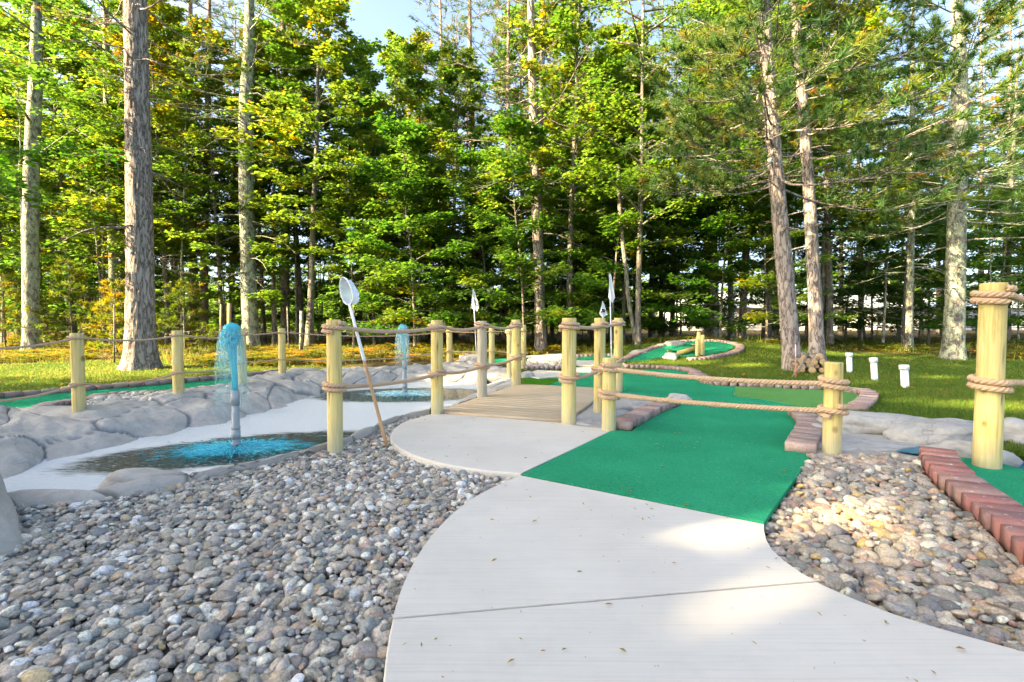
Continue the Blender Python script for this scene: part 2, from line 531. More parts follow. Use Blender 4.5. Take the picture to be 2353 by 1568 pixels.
MAT['pvc'] = m_plain('white_pipe', (.78, .79, .80), .4, .4, 8, .12)
MAT['white'] = m_plain('white_metal', (.72, .74, .77), .4, .4, 20, .15)
MAT['handle'] = m_wood('net_handle', (.50, .30, .16), (.40, .22, .11), (25, 25, 1.5))
MAT['ink'] = m_plain('navy_print', (.02, .025, .06), .8)
MAT['orange'] = m_plain('orange_paint', (.75, .17, .05), .6)
MAT['pink'] = m_plain('faded_pink_paint', (.72, .55, .55), .7)
MAT['soil'] = m_plain('dark_soil', (.17, .155, .135), .95, .1, 30, .5)
MAT['deadwood'] = m_bark('dead_wood', (.30, .25, .21), (.42, .37, .32), (.12, .09, .07), scale=2)
MAT['cutwood'] = m_wood('split_wood', (.52, .35, .19), (.34, .21, .11), (20, 20, 20))

def m_flag():
    n = NT('flag_cloth'); p = n.coord('Object')
    f = n.noise(p, 60, 3)
    c = n.mix(n.math('MULTIPLY', f, .15), (.80, .81, .83), (.60, .62, .66))
    d = n.n('BsdfDiffuse', {'Color': c}).outputs[0]
    t = n.n('BsdfTranslucent', {'Color': (.6, .61, .63, 1)}).outputs[0]
    return n.done(n.n('MixShader', {0: .3, 1: d, 2: t}).outputs[0])
MAT['flag'] = m_flag()

def m_netting():
    n = NT('netting'); p = n.coord('Object')
    w1 = n.n('TexWave', {'Vector': p, 'Scale': 60.0}, bands_direction='DIAGONAL').outputs['Fac']
    d = n.n('BsdfPrincipled', {'Base Color': (.68, .74, .80, 1), 'Roughness': .7}).outputs[0]
    tr = n.n('BsdfTransparent').outputs[0]
    return n.done(n.n('MixShader', {0: n.ramp(w1, [(.2, .55), (.8, .9)]), 1: tr, 2: d}).outputs[0])
MAT['netting'] = m_netting()

def m_ground():
    n = NT('ground'); p = n.pos()
    fo = n.attr('forest', 'Fac'); dirt = n.attr('dirt', 'Fac')
    f = n.noise(p, 38, 5, .75); g = n.noise(p, 2.3, 4, .6); h = n.vor(p, 22)
    lawn = n.mix(n.ramp(f, [(.3, 0.0), (.7, 1.0)]), (.035, .085, .010), (.10, .15, .022))
    lawn = n.mix(n.ramp(g, [(.5, 0.0), (.72, .55)]), lawn, (.17, .14, .05))
    lit = n.mix(n.ramp(f, [(.35, 0.0), (.65, 1.0)]), (.060, .042, .024), (.20, .13, .06))
    lit = n.mix(n.math('MULTIPLY', n.ramp(h, [(.12, 1.0), (.3, 0.0)]), .6), lit, (.30, .17, .05))
    lit = n.mix(n.ramp(g, [(.5, 0.0), (.66, .6)]), lit, (.055, .08, .015))
    c = n.mix(fo, lawn, lit)
    c = n.mix(dirt, c, n.mix(f, (.10, .085, .065), (.19, .16, .125)))
    return n.pbr(c, .95, n.bump(n.math('ADD', f, h), .8, .04), .08)
MAT['ground'] = m_ground()
# ---------------------------------------------------------------- site outlines (surveyed points on the level court)
ZW = -0.16                                    # pond water level
PATH_L = GL([(862, 1790), (880, 1568), (886, 1510), (896, 1450), (912, 1385), (938, 1318), (976, 1252), (1030, 1190), (1098, 1138), (1197, 1091.5)])
PATH_R = GL([(1755, 1203), (1757, 1230), (1775, 1265), (1817, 1301), (1872, 1334), (1980, 1383), (2100, 1425), (2198, 1454), (2353, 1496), (2700, 1590)])
LOBE = GL([(1197, 1088.5), (1100, 1080), (1000, 1062), (932, 1038), (899, 1013), (901, 992), (925, 972), (985, 953)])
LOBE_END = GL([(1012, 950), (1100, 957), (1200, 965), (1297, 972.5), (1345, 980), (1410, 988)])
TURF_R = GL([(1755, 1203), (1771, 1178), (1805, 1131), (1830, 1098), (1866, 1043)])
BED_R_BACK = GL([(1866, 1043), (1900, 1052), (1960, 1050), (2060, 1049), (2125, 1058)])
BED_R_CURB = GL([(2126, 1097), (2143, 1115), (2179, 1151), (2237, 1200), (2312, 1265), (2400, 1345), (2700, 1590)])
RIM_OUT = GL([(-500, 1225), (-200, 1195), (35, 1172), (250, 1150), (400, 1117), (560, 1085), (700, 1051), (750, 1038), (830, 1012), (900, 975), (985, 953)], -0.05)
def _poly(*parts):
    return np.concatenate(parts)[:, :2]
path_poly = _poly(smooth_line(PATH_L, .12), smooth_line(GL([(1197, 1093), (1755, 1205)]), 1.0), smooth_line(PATH_R, .12), GL([(2700, 1790)]))
lobe_poly = _poly(smooth_line(LOBE, .08), LOBE_END, GL([(1410, 988), (1197, 1088.5)])[1:])
bedL_poly = _poly(smooth_line(PATH_L, .15), smooth_line(LOBE, .12), RIM_OUT[::-1], GL([(-900, 1500), (-900, 1790)]))
bedR_poly = _poly(smooth_line(TURF_R, .15), BED_R_BACK[1:], BED_R_CURB, smooth_line(PATH_R, .15)[::-1])

FAR_BOT = GL([(-420, 1215), (-200, 1160), (20, 1106), (100, 1076), (230, 1046), (350, 1013), (480, 985), (600, 958), (700, 924), (790, 898), (900, 884), (1010, 880), (1095, 886)], ZW)
FAR_TOP = GL([(-420, 1040), (-200, 992), (0, 960), (30, 945), (90, 951), (190, 946), (300, 926), (440, 907), (520, 893), (580, 876), (650, 862), (700, 857), (790, 853), (870, 851), (950, 843), (1050, 840), (1110, 844), (1160, 853)], 0.09)
NEAR_CREST = GL([(-500, 1170), (-200, 1152), (20, 1138), (190, 1127), (275, 1112), (400, 1101), (500, 1083), (600, 1062), (680, 1043), (750, 1024), (850, 987), (900, 964), (985, 947)], 0.0)
SIDE_BOT = GL([(985, 953), (1015, 938), (1045, 920), (1070, 903), (1095, 886)], ZW)
SIDE_TOP = GL([(1001, 951), (1050, 934), (1100, 917), (1150, 899), (1180, 889), (1190, 868)], -0.02)
pond_poly = _poly(FAR_BOT, SIDE_BOT[::-1], NEAR_CREST[::-1] * np.array([1, 1, 1]))
STREAM = GL([(1395, 975), (1395, 940), (1450, 930), (1560, 948), (1480, 975)], -0.02)[:, :2]
STREAM2 = GL([(1985, 1008), (2150, 1018), (2260, 1035), (2360, 1040), (2500, 1030), (2500, 1075), (2180, 1062), (2080, 1040)], 0.02)[:, :2]

MOUND_C = D(1630, 800, 15.9)
def gh(x, y):
    x = np.asarray(x, float); y = np.asarray(y, float)
    z = -0.012 + 0.20 * sstep(10.5, 19, y) + 0.25 * sstep(20, 60, y)
    z = z + 0.40 * np.exp(-(((x - MOUND_C[0]) / 3.3) ** 2 + ((y - MOUND_C[1]) / 2.0) ** 2) ** 1.4)
    return z
def GH(px, py, dz=0.0):
    """Where the line of sight through a surveyed point meets the terrain."""
    d = ray(px, py)
    t = 3.0
    while t < 90:
        q = C0 + d * t
        if q[2] <= gh(q[0], q[1]) + dz: return np.array([q[0], q[1], float(gh(q[0], q[1])) + dz])
        t += 0.02 if t < 25 else .1
    return C0 + d * 60
def GHL(pts, dz=0.0):
    return np.array([GH(x, y, dz) for x, y in pts])

# ground: one sheet, fine near the court and coarse to the horizon
def axis_pts(lo, hi, step, far):
    a = list(np.arange(lo, hi + 1e-6, step))
    s, q = step, lo
    left = []
    while q > -far: s *= 1.22; q -= s; left.append(q)
    s, q = step, hi
    right = []
    while q < far: s *= 1.22; q += s; right.append(q)
    return np.array(left[::-1] + a + right)
gx = axis_pts(-14, 15, .14, 420); gy = axis_pts(0.2, 21, .14, 420)
GX, GY = np.meshgrid(gx, gy)
GZ = gh(GX, GY)
hard = inpoly(GX, GY, bedL_poly) | inpoly(GX, GY, bedR_poly) | inpoly(GX, GY, path_poly) | inpoly(GX, GY, lobe_poly)
GZ = np.where(hard, -0.13, GZ)
wet = inpoly(GX, GY, pond_poly) | inpoly(GX, GY, _poly(FAR_BOT, FAR_TOP[::-1])) | inpoly(GX, GY, _poly(NEAR_CREST, RIM_OUT[::-1])) | inpoly(GX, GY, _poly(SIDE_BOT, SIDE_TOP[::-1]))
GZ = np.where(wet, -0.5, GZ)
GZ = np.where(inpoly(GX, GY, STREAM) | inpoly(GX, GY, STREAM2), -0.4, GZ)
nz = np.sin(GX * .83 + 1.7 * np.sin(GY * .31)) * .9 + np.sin(GX * .37 - GY * .53) * .9
edge_y = np.where(GX < 0, 12.2 + .03 * (GX + 6) ** 2 * 0 + 0.9 * sstep(-2, -9, GX), 14.8) + nz * .55
edge_y = np.where(GX > 3, 16.2 - .12 * (GX - 3) + nz * .6, edge_y)
forest = sstep(-.9, .9, GY - edge_y)
forest = np.maximum(forest, sstep(-12, -14.5, GX) * .6)
forest = forest * (1 - np.exp(-(((GX - MOUND_C[0]) / 4.2) ** 2 + ((GY - MOUND_C[1] + .4) / 2.6) ** 2) ** 2))
ngx, ngy = len(gx), len(gy)
i, j = np.meshgrid(np.arange(ngy - 1), np.arange(ngx - 1), indexing='ij')
GF = np.stack([i * ngx + j, i * ngx + j + 1, (i + 1) * ngx + j + 1, (i + 1) * ngx + j], -1).reshape(-1, 4)
gme = np_mesh('ground', np.stack([GX, GY, GZ], -1).reshape(-1, 3), np.zeros((0, 3), int), GF,
              {'forest': forest.ravel(), 'dirt': (hard | wet).astype(float).ravel()}, MAT['ground'])
tag(link('ground', gme), kind='structure')

# ---------------------------------------------------------------- slabs and sheets
def clip_poly(P, p0, nrm):
    out = []
    for k in range(len(P)):
        a, b = P[k], P[(k + 1) % len(P)]
        da, db = (a - p0) @ nrm, (b - p0) @ nrm
        if da >= 0: out.append(a)
        if (da >= 0) != (db >= 0): out.append(a + (b - a) * da / (da - db))
    return np.array(out)

def slab(name, poly, z, thick, mat, bevel=0.012, parent=None):
    bm = bmesh.new()
    vs = [bm.verts.new((p[0], p[1], z)) for p in poly]
    f = bm.faces.new(vs)
    if f.normal.z == 0: f.normal_update()
    bm.normal_update()
    if f.normal.z < 0: f.normal_flip()
    r = bmesh.ops.extrude_face_region(bm, geom=[f])
    dn = [v for v in r['geom'] if isinstance(v, bmesh.types.BMVert)]
    # the extruded copy becomes the top; the first face stays as the bottom
    for v in vs: v.co.z = z - thick
    bm.normal_update()
    top = [q for q in bm.faces if all(abs(v.co.z - z) < 1e-6 for v in q.verts)]
    if bevel:
        ed = [e for e in bm.edges if all(abs(v.co.z - z) < 1e-6 for v in e.verts)]
        bmesh.ops.bevel(bm, geom=ed, offset=bevel, segments=3, affect='EDGES', profile=.5, clamp_overlap=True)
    bmesh.ops.recalc_face_normals(bm, faces=bm.faces)
    me = bpy.data.meshes.new(name)
    bm.to_mesh(me); bm.free()
    me.materials.append(mat)
    return link(name, me, parent)

jp, jq = G(905, 1420)[:2], G(1870, 1336)[:2]
jn = np.array([-(jq - jp)[1], (jq - jp)[0]]); jn /= np.linalg.norm(jn)
far_slab = clip_poly(path_poly, jp + jn * .004, jn)
near_slab = clip_poly(path_poly, jp - jn * .004, -jn)
walk = slab('path', far_slab, 0, .11, MAT['concrete'], .008); tag(walk, kind='structure')
slab('slab', near_slab, 0, .11, MAT['concrete'], .008, walk)
tag(slab('path', lobe_poly, 0.002, .11, MAT['concrete'], .014), kind='structure')
tag(slab('path', _poly(GHL([(560, 878), (656, 856), (752, 846), (917, 834.5), (1085, 836), (1085, 852), (900, 856), (700, 872), (560, 893)], .01)), 0.004, .05, MAT['concrete'], .006), kind='structure')
tag(slab('path', _poly(GL([(1196, 866), (1235, 853), (1290, 856), (1310, 866), (1240, 872)])), 0.03, .06, MAT['concrete'], .006), kind='structure')

def grid_sheet(name, poly, dz, mat, step=.06, zf=None, kind='structure'):
    """A sheet following the terrain inside an outline."""
    lo, hi = poly.min(0), poly.max(0)
    xs = np.arange(lo[0] - step, hi[0] + step, step); ys = np.arange(lo[1] - step, hi[1] + step, step)
    X, Y = np.meshgrid(xs, ys)
    Z = (gh(X, Y) if zf is None else zf(X, Y)) + dz
    i, j = np.meshgrid(np.arange(len(ys) - 1), np.arange(len(xs) - 1), indexing='ij')
    i, j = i.ravel(), j.ravel()
    ok = inpoly(xs[j] + step / 2, ys[i] + step / 2, poly)
    i, j = i[ok], j[ok]; w = len(xs)
    F = np.stack([i * w + j, i * w + j + 1, (i + 1) * w + j + 1, (i + 1) * w + j], -1)
    used, inv = np.unique(F.ravel(), return_inverse=True)
    V = np.stack([X, Y, Z], -1).reshape(-1, 3)[used]
    o = link(name, np_mesh(name, V, np.zeros((0, 3), int), inv.reshape(-1, 4), {}, mat))
    return tag(o, kind=kind)

turf_main = _poly(smooth_line(GL([(1200, 1090.5), (1755, 1202)]), 1.0), smooth_line(TURF_R, .12),
    smooth_line(GL([(1866, 1043), (1838, 1036), (1850, 990), (1848, 966), (1838, 944), (1960, 950), (2003, 920), (1985, 902), (1940, 895), (1885, 891), (1746, 886), (1629, 879), (1606, 868), (1587, 856), (1530, 847), (1440, 844), (1330, 848)]), .2),
    GL([(1290, 858), (1207, 866), (1205, 886), (1365, 895), (1430, 902), (1500, 911), (1552, 921), (1556, 936), (1507, 952), (1470, 975), (1452, 992), (1410, 988.5)]))
def flat_sheet(name, poly, z, mat, thick=.02):
    o = slab(name, poly, z, thick, mat, 0)
    return tag(o, kind='structure')
flat_sheet('putting_turf', turf_main, 0.004, MAT['turf'], .03)
flat_sheet('putting_turf', _poly(smooth_line(GL([(1688, 887), (1692, 896), (1684, 906), (1690, 911), (1760, 920), (1830, 934), (1850, 940), (1962, 944), (1998, 920), (1980, 904), (1940, 897), (1885, 893), (1746, 888)]), .12)), 0.010, MAT['turf_light'], .006)
flat_sheet('putting_turf', _poly(smooth_line(GL([(1206, 885.5), (1208, 868), (1240, 869), (1284, 872), (1275, 880), (1250, 888)]), .12)), 0.010, MAT['turf_dark'], .006)
flat_sheet('putting_turf', _poly(GL([(2196, 1048), (2206, 1062), (2226, 1092), (2262, 1130), (2310, 1168), (2353, 1200), (2700, 1420), (2700, 1150), (2353, 1079), (2290, 1062)], .02)), 0.02, MAT['turf'], .03)
left_turf = _poly(GL([(-300, 950), (0, 913), (165, 899), (399, 880), (588, 863), (660, 853), (700, 851), (700, 858), (640, 868), (548, 884), (430, 899), (300, 912), (248, 907), (165, 922), (91, 940), (80, 954), (0, 962), (-300, 1020)]))
flat_sheet('putting_turf', left_turf, 0.02, MAT['turf'], .04)
grid_sheet('putting_turf', _poly(GHL([(1052, 838), (1075, 829), (1190, 824), (1195, 836), (1110, 840)])), .02, MAT['turf'], .06)
grid_sheet('putting_turf', _poly(GHL([(1300, 831), (1290, 822), (1420, 818), (1432, 829)])), .02, MAT['turf'], .08)
grid_sheet('putting_turf', _poly(GHL([(1300, 858), (1318, 846), (1430, 843), (1432, 850), (1380, 858)])), .012, MAT['concrete'], .06).name = 'path'
grid_sheet('path', _poly(GHL([(1300, 843), (1310, 830), (1432, 830), (1436, 842), (1380, 845)])), .02, MAT['concrete'], .08)
grid_sheet('path', _poly(GHL([(1196, 826), (1205, 820), (1300, 815), (1320, 819), (1300, 825)])), .03, MAT['concrete'], .08)
# ---------------------------------------------------------------- water
def m_water():
    """Pond surface: dark rippled water near the fountains, pale drifting foam elsewhere."""
    n = NT('pond_water'); p = n.pos()
    f1, f2 = G(543, 1030, ZW), G(930, 905, ZW)
    warp = n.n('TexNoise', {'Vector': n.mapv(p, (1, 3.2, 1)), 'Scale': 3.2, 'Detail': 5.0, 'Roughness': .62}).outputs['Color']
    pw = n.n('VectorMath', {0: p, 1: n.n('VectorMath', {0: n.n('VectorMath', {0: warp, 1: (.5, .5, .5)}, operation='SUBTRACT').outputs[0], 1: (.5, .26, 0)}, operation='MULTIPLY').outputs[0]}, operation='ADD').outputs[0]
    def ell(c, a, b, ang):
        v = n.n('VectorMath', {0: pw, 1: tuple(c)}, operation='SUBTRACT').outputs[0]
        v = n.mapv(v, (1, 1, 1), rot=(0, 0, ang))
        v = n.n('VectorMath', {0: v, 1: (1 / a, 1 / b, 0)}, operation='MULTIPLY').outputs[0]
        return n.n('VectorMath', {0: v}, operation='LENGTH').outputs['Value']
    e1 = ell(f1 + np.array([.10, -.02, 0]), 1.55, .68, R(-27))
    e2 = ell(f2 + np.array([.05, -.1, 0]), 1.75, .95, R(-5))
    d = n.math('MINIMUM', e1, e2)
    streak = n.noise(n.mapv(p, (1.4, 7, 1), rot=(0, 0, R(-8))), 4.0, 5, .7)
    foam = n.ramp(n.math('ADD', d, n.math('MULTIPLY', n.math('SUBTRACT', streak, .5), .5)), [(.80, 0.0), (1.02, 1.0)])
    fl = n.ramp(n.noise(n.mapv(p, (2.0, 9, 1), rot=(0, 0, R(-10))), 5.5, 4, .65), [(.55, 0.0), (.66, .6)])  # foam flecks, increased to stand in for white glints on the dark water
    foam = n.math('MAXIMUM', foam, n.math('MULTIPLY', fl, n.ramp(d, [(.35, .0), (.7, 1.0)])))
    # dye churned up under each jet
    dye = n.math('MINIMUM', ell(f1, .58, .33, R(-15)), ell(f2, .55, .38, 0))
    dy = n.ramp(n.math('ADD', dye, n.math('MULTIPLY', n.math('SUBTRACT', streak, .5), .9)), [(.50, 1.0), (1.15, 0.0)])
    fc = n.mix(n.noise(n.mapv(p, (3, 16, 1), rot=(0, 0, R(-8))), 6, 4, .7), (.46, .485, .50), (.58, .60, .61))
    wc = n.mix(dy, (.004, .010, .012), (.0, .50, .62))
    c = n.mix(foam, wc, fc)
    rip = n.math('ADD', n.noise(n.mapv(p, (1.6, 4.2, 1), rot=(0, 0, R(-8))), 7.0, 3, .55), n.math('MULTIPLY', n.noise(p, 34, 2, .5), .25))
    rs = n.math('ADD', .05, n.math('MULTIPLY', foam, .75))
    return n.pbr(c, rs, n.bump(rip, .32, .05), .5, **{'IOR': 1.33})
MAT['water'] = m_water()
def m_stream():
    n = NT('dyed_water'); p = n.pos()
    s = n.noise(n.mapv(p, (2, 9, 1), rot=(0, 0, R(12))), 8, 4, .6)
    c = n.mix(n.ramp(s, [(.45, 0.0), (.72, .9)]), (.0, .13, .20), (.08, .30, .38))
    return n.pbr(c, .3, n.bump(s, .3, .03), .25)
MAT['stream'] = m_stream()
wp = _poly(FAR_BOT + (FAR_TOP[np.linspace(0, len(FAR_TOP) - 1, len(FAR_BOT)).astype(int)] - FAR_BOT) * .35, (resample(SIDE_BOT, 6) + (resample(SIDE_TOP, 6) - resample(SIDE_BOT, 6)) * .5)[::-1], NEAR_CREST[::-1])
tag(flat_sheet('water', wp, ZW, MAT['water'], .1), kind='structure')
flat_sheet('water', STREAM, -0.10, MAT['stream'], .05)
flat_sheet('water', STREAM2, -0.075, MAT['stream'], .05)

# ---------------------------------------------------------------- carved rock banks, each rock between the grooves a piece of its own
def rock_bank(name, label, inner, outer, n_u, n_v, prof, cells, mat, seed, rough=.03, relief=.05, jit=.8):
    """Ruled bank from the inner to the outer line; prof(t) gives (position along, extra height)."""
    rng = np.random.default_rng(seed)
    A, B = resample(smooth_line(inner, .1), n_u), resample(smooth_line(outer, .1), n_u)
    L = np.concatenate([[0], np.cumsum(np.linalg.norm(np.diff((A + B) / 2, axis=0), axis=1))])
    W = np.linalg.norm(B - A, axis=1).mean()
    tt = np.linspace(0, 1, n_v)
    ab = np.array([prof(t) for t in tt])
    P = A[:, None] + (B - A)[:, None] * ab[None, :, 0:1]
    P[:, :, 2] += ab[None, :, 1]
    # rocks: jittered cells in (length, width) of the bank
    pts = []
    nu, nv = cells
    for a in range(nu):
        for b in range(nv):
            pts.append(((a + .5 + (rng.random() - .5) * jit + (.5 if b % 2 else 0)) / nu * L[-1], (b + .5 + (rng.random() - .5) * jit) / nv * W * 1.3))
    pts = np.array(pts)
    UU, VV = np.meshgrid(L, tt * W * 1.3, indexing='ij')
    wob = np.array([[mnoise.noise(Vector((u * 2.3, v * 2.3, seed))) for v in VV[0]] for u in L])
    wob2 = np.array([[mnoise.noise(Vector((u * 2.3, v * 2.3, seed + 40))) for v in VV[0]] for u in L])
    q = np.stack([UU + wob * .16, VV + wob2 * .16], -1)
    dd = np.linalg.norm(q[:, :, None, :] - pts[None, None], axis=-1)
    o = np.argsort(dd, axis=-1)
    d1 = np.take_along_axis(dd, o[..., :1], -1)[..., 0]; d2 = np.take_along_axis(dd, o[..., 1:2], -1)[..., 0]
    cell = o[..., 0]
    edge = (d2 - d1) / 2
    groove = 1 - sstep(0.004, .026, edge)
    dome = sstep(0, .28, edge)
    hgt = rng.random(len(pts)) * relief
    N = np.cross(np.gradient(P, axis=0), np.gradient(P, axis=1))
    N /= np.maximum(np.linalg.norm(N, axis=-1, keepdims=True), 1e-9)
    N *= np.where(N[..., 2:3] < 0, -1, 1)
    nz = vnoise(P.reshape(-1, 3), 2.6, seed, 4).reshape(P.shape[:2])
    P = P + N * (dome * relief + hgt[cell] * dome - groove * .04 + nz * rough)[..., None]
    root = thing(name, label, 'rock bank', tuple(P[n_u // 2, n_v // 2]))
    i, j = np.meshgrid(np.arange(n_u - 1), np.arange(n_v - 1), indexing='ij')
    F = np.stack([i * n_v + j, i * n_v + j + 1, (i + 1) * n_v + j + 1, (i + 1) * n_v + j], -1).reshape(-1, 4)
    a_, b_, c_ = P.reshape(-1, 3)[F[0, 0]], P.reshape(-1, 3)[F[0, 1]], P.reshape(-1, 3)[F[0, 2]]
    if np.cross(b_ - a_, c_ - b_)[2] < 0: F = F[:, ::-1]
    fc = cell.ravel()[F[:, 0]]
    Vf = P.reshape(-1, 3); gr = (groove * .95).ravel()
    for k in np.unique(fc):
        used, inv = np.unique(F[fc == k].ravel(), return_inverse=True)
        mb = MB().add(Vf[used], None, inv.reshape(-1, 4), crack=gr[used])
        part('rock', mb, mat, root)
    return root

rock_bank('rock_bank', 'long grey carved rock bank along the back of the pond', FAR_BOT + np.array([0, 0, -.10]), FAR_TOP, 520, 46,
    lambda t: (t * 1.30 - .03, .10 * math.sin(min(1, t * 1.3) * math.pi) - .42 * max(0, t - .80)), (13, 2), MAT['rock'], 3, .052, .02, 1.0)
rock_bank('rock_bank', 'low brown grey kerb of carved rock between pond and pebbles', NEAR_CREST + (NEAR_CREST - RIM_OUT[np.linspace(0, len(RIM_OUT) - 1, len(NEAR_CREST)).astype(int)]) * .5 + np.array([0, 0, -.22]), RIM_OUT, 420, 24,
    lambda t: (t * 1.12, .135 * math.sin(min(1, t * 1.05) ** .8 * math.pi) ** .7 - .08 * max(0, t - .85)), (10, 1), MAT['rimrock'], 12, .02, .012, .5)
rock_bank('rock_bank', 'grey carved rock bank between pond and wooden bridge', SIDE_BOT + np.array([0, 0, -.08]), SIDE_TOP, 150, 46,
    lambda t: (t * 1.02, .05 * math.sin(t * math.pi)), (4, 2), MAT['rock'], 8, .025, .02)

def boulder(label, px, py, z, size, mat, seed, rot=0.0, sub=4, flat=.62, name='boulder', depth=None, cat='rock', group=None):
    V, F = ico(sub)
    p = D(px, py, depth) if depth else G(px, py, z)
    n1 = vnoise(V, .8, seed, 2); n2 = vnoise(V, 2.4, seed + 5, 3)
    k = 1 + .42 * n1[:, None] + .10 * n2[:, None]
    W = V * k
    W[:, 2] = np.where(W[:, 2] > 0, np.abs(W[:, 2]) ** .75, W[:, 2])
    cr = np.clip(1 - np.abs(vnoise(V, 1.3, seed + 9, 2)) * 22, 0, 1)
    W = W * (1 - .035 * cr[:, None])
    W = (W * np.asarray(size)) @ rotm(0, 0, rot).T + p
    mb = MB().add(W, F, None, crack=cr * .6)
    o = link(name, mb.mesh(name, mat, p), None, tuple(p))
    return tag(o, label, cat, group)

boulder('brown grey boulder bulging from the pond kerb above the pebbles', 335, 1122, -.08, (.27, .17, .135), MAT['rimrock'], 4, .35)
_w = np.array([G(-420, 1120, -.10), G(8, 1250, -.10), G(72, 1283, -.10), G(0, 1308, -.10), G(-260, 1420, -.10), G(-600, 1300, -.10)])
_t = np.array([D(-420, 1000, 4.2), D(-40, 1050, 3.35), D(-8, 1062, 3.0), D(-60, 1085, 2.7), D(-300, 1080, 2.3), D(-600, 1040, 3.0)])
_bm = bmesh.new()
for _p in np.concatenate([_w, _t]): _bm.verts.new(_p)
bmesh.ops.convex_hull(_bm, input=_bm.verts)
bmesh.ops.triangulate(_bm, faces=_bm.faces)
bmesh.ops.subdivide_edges(_bm, edges=_bm.edges, cuts=7, use_grid_fill=True)
bmesh.ops.smooth_vert(_bm, verts=_bm.verts, factor=.5, use_axis_x=True, use_axis_y=True, use_axis_z=True)
bmesh.ops.recalc_face_normals(_bm, faces=_bm.faces)
for _v in _bm.verts: _v.co += _v.co.normalized() * 0 + Vector((1, 1, 1)) * (.012 * mnoise.fractal(_v.co * 4, 1.0, 2.0, 3))
_me = bpy.data.meshes.new('boulder'); _bm.to_mesh(_me); _bm.free(); _me.materials.append(MAT['rimrock'])
_me.transform(Matrix.Translation(-Vector(_w[2])))
tag(link('boulder', _me, None, tuple(_w[2])), 'tan grey rock face sloping out of the picture beside the pebbles', 'rock')
boulder('small pale rock at the top end of the bricks beside the short post', 1556, 921, .02, (.17, .13, .10), MAT['paleslab'], 31)
boulder('pale rock slab behind the short rope post', 2005, 985, .03, (.55, .24, .17), MAT['paleslab'], 41, -.25, sub=5)
boulder('pale rock slab between the lawn and the tall thick post', 2175, 1008, .03, (.46, .25, .17), MAT['paleslab'], 52, -.2, sub=5)
boulder('low pale rock lying in front of the tall thick post', 2222, 1050, .0, (.29, .13, .15), MAT['paleslab'], 63, -.3)
boulder('grey rock at the edge of the photo beyond the tall post', 2362, 1022, .0, (.30, .22, .22), MAT['paleslab'], 74, .3)
boulder('pale flat rock at the foot of the short rope post', 1985, 1037, -.04, (.58, .22, .09), MAT['paleslab'], 85, -.1, sub=5)
boulder('grey rock wedged between brick edging and short rope post', 1886, 1008, -.03, (.13, .24, .13), MAT['paleslab'], 96, .1)
boulder('pale rock beside the bridge at the foot of the thick bridge post', 1362, 986, -.06, (.30, .17, .10), MAT['paleslab'], 17, -.2)
boulder('grey rock across the stream behind the first bricks', 1480, 934, -.05, (.36, .20, .10), MAT['paleslab'], 28, .1, sub=5)
boulder('rounded pale rock at the end of the curving turf beside the flag', 1080, 832, .08, (.34, .25, .22), MAT['paleslab'], 39)
boulder('smooth pale rock half hidden by the weathered bridge post', 1098, 841, .05, (.30, .22, .20), MAT['paleslab'], 50)
boulder('pale rock in the brick edging low on the mound', 1464, 812, .1, (.24, .2, .09), MAT['paleslab'], 61, depth=GH(1464, 812)[1])
boulder('pale rock in the brick edging near the top of the mound', 1550, 793, .3, (.30, .2, .12), MAT['paleslab'], 72, depth=GH(1550, 793)[1])
boulder('pale rounded rock at the foot of the little ramp on the mound', 1539, 824, .2, (.22, .2, .15), MAT['paleslab'], 83, depth=GH(1539, 825)[1])
boulder('pale rock beside the far bridge post at the turf corner', 1210, 868, .0, (.16, .14, .13), MAT['paleslab'], 94)

boulder('grey rock closing the far bank beside the last bridge posts', 1150, 866, -.02, (.34, .34, .17), MAT['rock'], 106, .3)
boulder('flat grey rock under the turf side edge of the bridge', 1395, 962, -.12, (.42, .34, .10), MAT['paleslab'], 117, .3)
for _lab, _pts, _z in (('flat pale rock apron round the short rope post', [(1862, 1042), (1845, 1005), (1866, 965), (1900, 950), (1990, 948), (2110, 966), (2236, 985), (2290, 1010), (2330, 1030), (2290, 1062), (2200, 1046), (2140, 1040), (2010, 1018), (1990, 1022), (2060, 1040), (2135, 1052), (2125, 1060), (2060, 1053), (1960, 1054), (1900, 1056)], .012),
                       ('flat grey rock apron between bridge and first bricks', [(1299, 974), (1420, 985), (1440, 966), (1400, 962), (1395, 945), (1460, 935), (1500, 948), (1550, 925), (1500, 912), (1425, 903), (1390, 905), (1340, 940)], .002)):
    _o = slab('rock_slab', _poly(smooth_line(GL(_pts, _z), .10, True)), _z, .12, MAT['paleslab'], .02)
    _c = sum((v.co for v in _o.data.vertices), Vector()) / len(_o.data.vertices)
    _o.data.transform(Matrix.Translation(-_c)); _o.location = _c
    tag(_o, _lab, 'rock')

flat_sheet('water', _poly(smooth_line(GL([(2008, 1019), (2080, 1023), (2150, 1029), (2140, 1042), (2090, 1041)], .02), .1, True)), .019, MAT['stream'], .004)
flat_sheet('water', _poly(GL([(1410, 958), (1450, 949), (1458, 954), (1440, 964), (1410, 975)], .008)), .009, MAT['stream'], .004)

